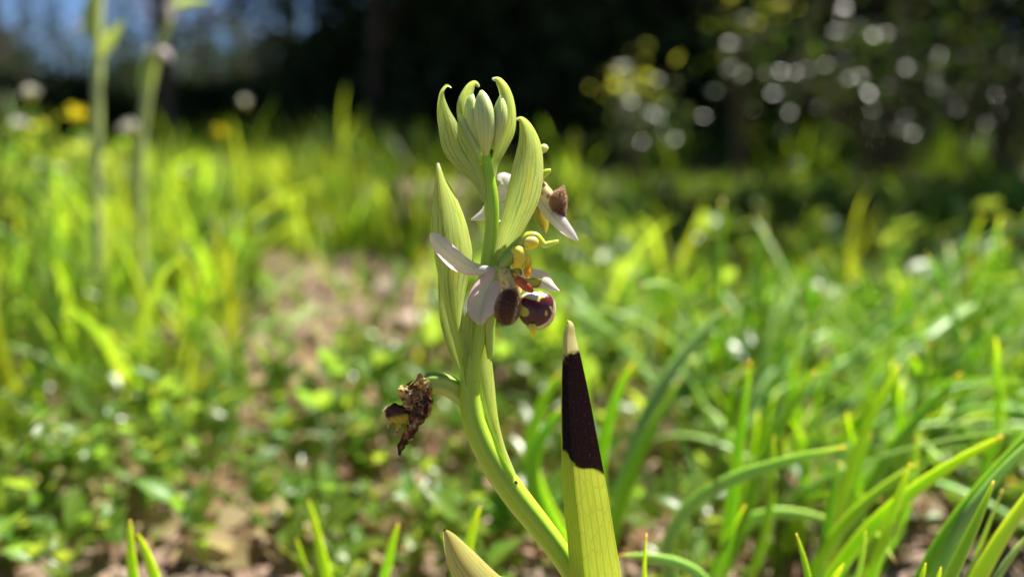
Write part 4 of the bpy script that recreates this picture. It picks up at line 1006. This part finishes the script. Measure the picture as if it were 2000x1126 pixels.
# ------------------------------------------------------------------ trees of the dark wood
def crown_mesh(seed, R, n, L, clumps, mat='tree_leaf', hollow=.3):
    g = np.random.default_rng(seed)
    C = g.normal(size=(clumps, 3)); C /= np.linalg.norm(C, axis=1)[:, None]; C *= (g.uniform(hollow, 1, clumps) ** .6)[:, None]; C = C * np.array(R) * .85
    ci = g.integers(0, clumps, n); p = C[ci] + g.normal(size=(n, 3)) * np.array(R) * .16
    A = g.normal(size=(n, 3)); A /= np.linalg.norm(A, axis=1)[:, None]; B = np.cross(A, g.normal(size=(n, 3))); B /= np.linalg.norm(B, axis=1)[:, None]
    l = L * g.uniform(.5, 1.2, n)[:, None]; N = np.cross(A, B)
    V = np.stack([p, p + A * l * .5 + B * l * .26 + N * l * .05, p + A * l, p + A * l * .5 - B * l * .26 + N * l * .05], 1).reshape(-1, 3)
    Q = np.arange(n * 4).reshape(-1, 4); me = bpy.data.meshes.new('crown'); me.from_pydata([tuple(v) for v in V], [], [tuple(int(i) for i in q_) for q_ in Q]); me.uv_layers.new(name='UVMap'); me.materials.append(MATS[mat]); return me
def tree(x, y, h, tr, crowns, label, seed, group=None, lean=0, limbs=5):
    g = random.Random(seed); b = Vector((x, y, gz(x, y))); root = tag(empty('tree', b), label, 'tree', group)
    top = Vector((lean, 0, h)); V, Fc, UV, _ = tube([(0, 0, -.05), (lean * .3 + g.uniform(-.04, .04), 0, h * .35), (lean * .6 + g.uniform(-.05, .05), g.uniform(-.05, .05), h * .7), tuple(top)], [tr * 1.2, tr, tr * .7, tr * .25], 10, 14, ref=Vector((0, 1, 0)))
    link_mesh('trunk', mesh_from('trunk', V, Fc, 'bark', UV), None, root)
    for k in range(limbs):
        t = g.uniform(.15, .85); p = Vector((lean * t, 0, h * t)); a = g.uniform(0, 6.28); L = h * g.uniform(.22, .4); e = p + Vector((math.cos(a) * L, math.sin(a) * L, L * g.uniform(.3, .9)))
        V, Fc, UV, _ = tube([tuple(p), tuple(p.lerp(e, .5) + Vector((0, 0, -.04))), tuple(e)], [tr * .5, tr * .35, tr * .1], 7, 8, ref=Vector((.1, .9, .3))); link_mesh('limb', mesh_from('limb', V, Fc, 'bark', UV), None, root)
    for me, off, s in crowns:
        o = bpy.data.objects.new('crown', me); COL.objects.link(o); o.parent = root; o.location = off; o.scale = (s, s, s); o.rotation_euler = (0, 0, g.uniform(0, 6.28))
    return root
CR_D = [crown_mesh(i, (.9, .9, .75), 5200, .10, 60) for i in range(3)]          # dense
CR_L = [crown_mesh(10 + i, (.7, .7, .35), 3600, .09, 40) for i in range(2)]      # low thicket
CR_S = [crown_mesh(20 + i, (1.5, 1.5, .8), 2000, .10, 70, hollow=.05) for i in range(2)]   # open
gt2 = random.Random(99)
dense = [(-.45, 4.2), (.25, 4.1), (1.0, 4.3), (1.8, 4.3), (2.7, 4.5), (3.6, 4.4), (4.6, 4.7), (0.7, 5.6), (2.1, 5.7), (3.3, 5.9), (-.3, 6.0)]
for i, (x, y) in enumerate(dense):
    h = gt2.uniform(3.1, 3.5) + (.3 if i < 7 else 0)
    lab = 'dense dark evergreen tree in the front rank of the wood' if i < 7 else 'dark evergreen tree in the rear rank of the wood'
    tree(x, y, h, gt2.uniform(.04, .07), [(CR_D[i % 3], (0, 0, h * .8), 1.1), (CR_D[(i + 1) % 3], (.25, 0, h * .5), 1.05), (CR_D[(i + 2) % 3], (-.2, .1, .75), .95), (CR_L[i % 2], (0, .1, .38), 1.25)], lab, 200 + i, 'evergreens in the front rank' if i < 7 else 'evergreens in the rear rank', gt2.uniform(-.15, .15))
# bare leaning trunks among the right trees
for i, (px, lean, lab) in enumerate([(1520, .35, 'slim bare trunk leaning right before the dark wood'), (1615, .04, 'slim upright bare trunk beside a leaning one'), (1715, -.06, 'pale slim trunk behind the large glossy shrub')]):
    q = W(px, 310, 3.3); tree(q.x, q.y, 2.2, .022, [(CR_L[i % 2], (lean, .2, 2.25), .8)], lab, 300 + i, None, lean, 3)
# left: low thicket then open trees with sky between
for i, (x, y, s) in enumerate([(-1.3, 4.6, .8), (-2.1, 5.0, .75), (-2.9, 4.7, .72), (-3.8, 5.0, .8), (-1.8, 6.0, .75), (-3.2, 6.2, .8), (-4.9, 5.6, .8)]):
    r = tree(x, y, .55 * s, .02, [(CR_L[i % 2], (0, 0, .33 * s), 1.0 * s), (CR_L[(i + 1) % 2], (.2, .2, .2 * s), .9 * s)], 'low dark thicket bush below the open trees', 320 + i, 'thicket bushes below the open trees', 0, 4)
    r.name = 'bush'; r['category'] = 'bush'
for i, (x, y, h) in enumerate([(-2.5, 8.0, 3.2), (-4.2, 8.6, 3.4), (-5.9, 8.2, 3.2), (-1.4, 9.0, 3.4), (-7.4, 9.5, 3.5), (-3.3, 10.5, 3.8), (-5.2, 11, 3.8)]):
    tree(x, y, h, .05, [(CR_S[i % 2], (0, 0, h * .25), 1.0), (CR_L[i % 2], (0, 0, .45), 1.4)], 'open crowned tree with blue sky showing through its branches', 340 + i, 'open trees against the sky', gt2.uniform(-.3, .3), 12)
for i, (x, y, h) in enumerate([(-.75, 3.7, 2.6), (-1.75, 3.6, 2.5), (-2.8, 3.8, 2.6), (-3.9, 3.7, 2.6), (-1.2, 5.3, 2.9), (-2.6, 5.5, 2.9), (-4.2, 5.4, 3.0)]):  # canopies added above the view to shade the lawn's far edge
    tree(x, y, h * .9, .026, [(CR_D[i % 3], (0, 0, h * .93), .95), (CR_L[i % 2], (.3, .1, h * .8), 1.0)], 'slim trunked tree whose unseen canopy shades the far edge of the lawn', 360 + i, 'slim trees shading the lawn edge', gt2.uniform(-.2, .2), 5)
CR_T = crown_mesh(88, (.10, .10, .8), 320, .055, 26, hollow=.1)
for i in range(12):
    y = gt2.uniform(5.6, 7.2); px = -60 + i * 60 + gt2.uniform(-20, 20); x = (px - 1000) / F * y
    tree(x, y, gt2.uniform(1.6, 2.2), .014, [(CR_T, (0, 0, gt2.uniform(.9, 1.2)), gt2.uniform(.7, 1.0))], 'thin upright sapling against the blue sky', 400 + i, 'saplings against the sky', gt2.uniform(-.15, .15), 6)
CR_O = crown_mesh(77, (.85, .85, .5), 1500, .11, 34, hollow=.1)  # open canopies out of view, added to dapple the right lawn with shade
for i, (x, y, h, ox) in enumerate([(1.95, 1.9, 2.0, -.75), (2.35, 2.1, 2.2, -.5)]):
    tree(x, y, h, .024, [(CR_O, (ox, -.05, h + .1), .75), (CR_O, (ox * .4, .1, h - .1), .7)], 'unseen slim tree shading the short grass from beside the glossy shrubs', 380 + i, 'unseen slim trees beside the glossy shrubs', ox * .6, 4)
# far wood as one mass
def far_wood():
    g = np.random.default_rng(55); n = 26000
    x = g.uniform(-26, 26, n); y = g.uniform(13, 19, n); z = g.uniform(0, 1, n) ** 1.3 * np.where(x < -1, .9, 5.0)
    p = np.stack([x, y, z], 1); A = g.normal(size=(n, 3)); A /= np.linalg.norm(A, axis=1)[:, None]; B = np.cross(A, g.normal(size=(n, 3))); B /= np.linalg.norm(B, axis=1)[:, None]; l = g.uniform(.2, .45, n)[:, None]
    V = np.stack([p, p + A * l * .5 + B * l * .3, p + A * l, p + A * l * .5 - B * l * .3], 1).reshape(-1, 3); Q = np.arange(n * 4).reshape(-1, 4)
    me = bpy.data.meshes.new('far_wood'); me.from_pydata([tuple(v) for v in V], [], [tuple(int(i) for i in q_) for q_ in Q]); me.uv_layers.new(name='UVMap'); me.materials.append(MATS['tree_leaf'])
    tag(link_mesh('far_wood', me, None), 'dark far wood closing the view behind the trees', 'wood', None, 'stuff')
far_wood()
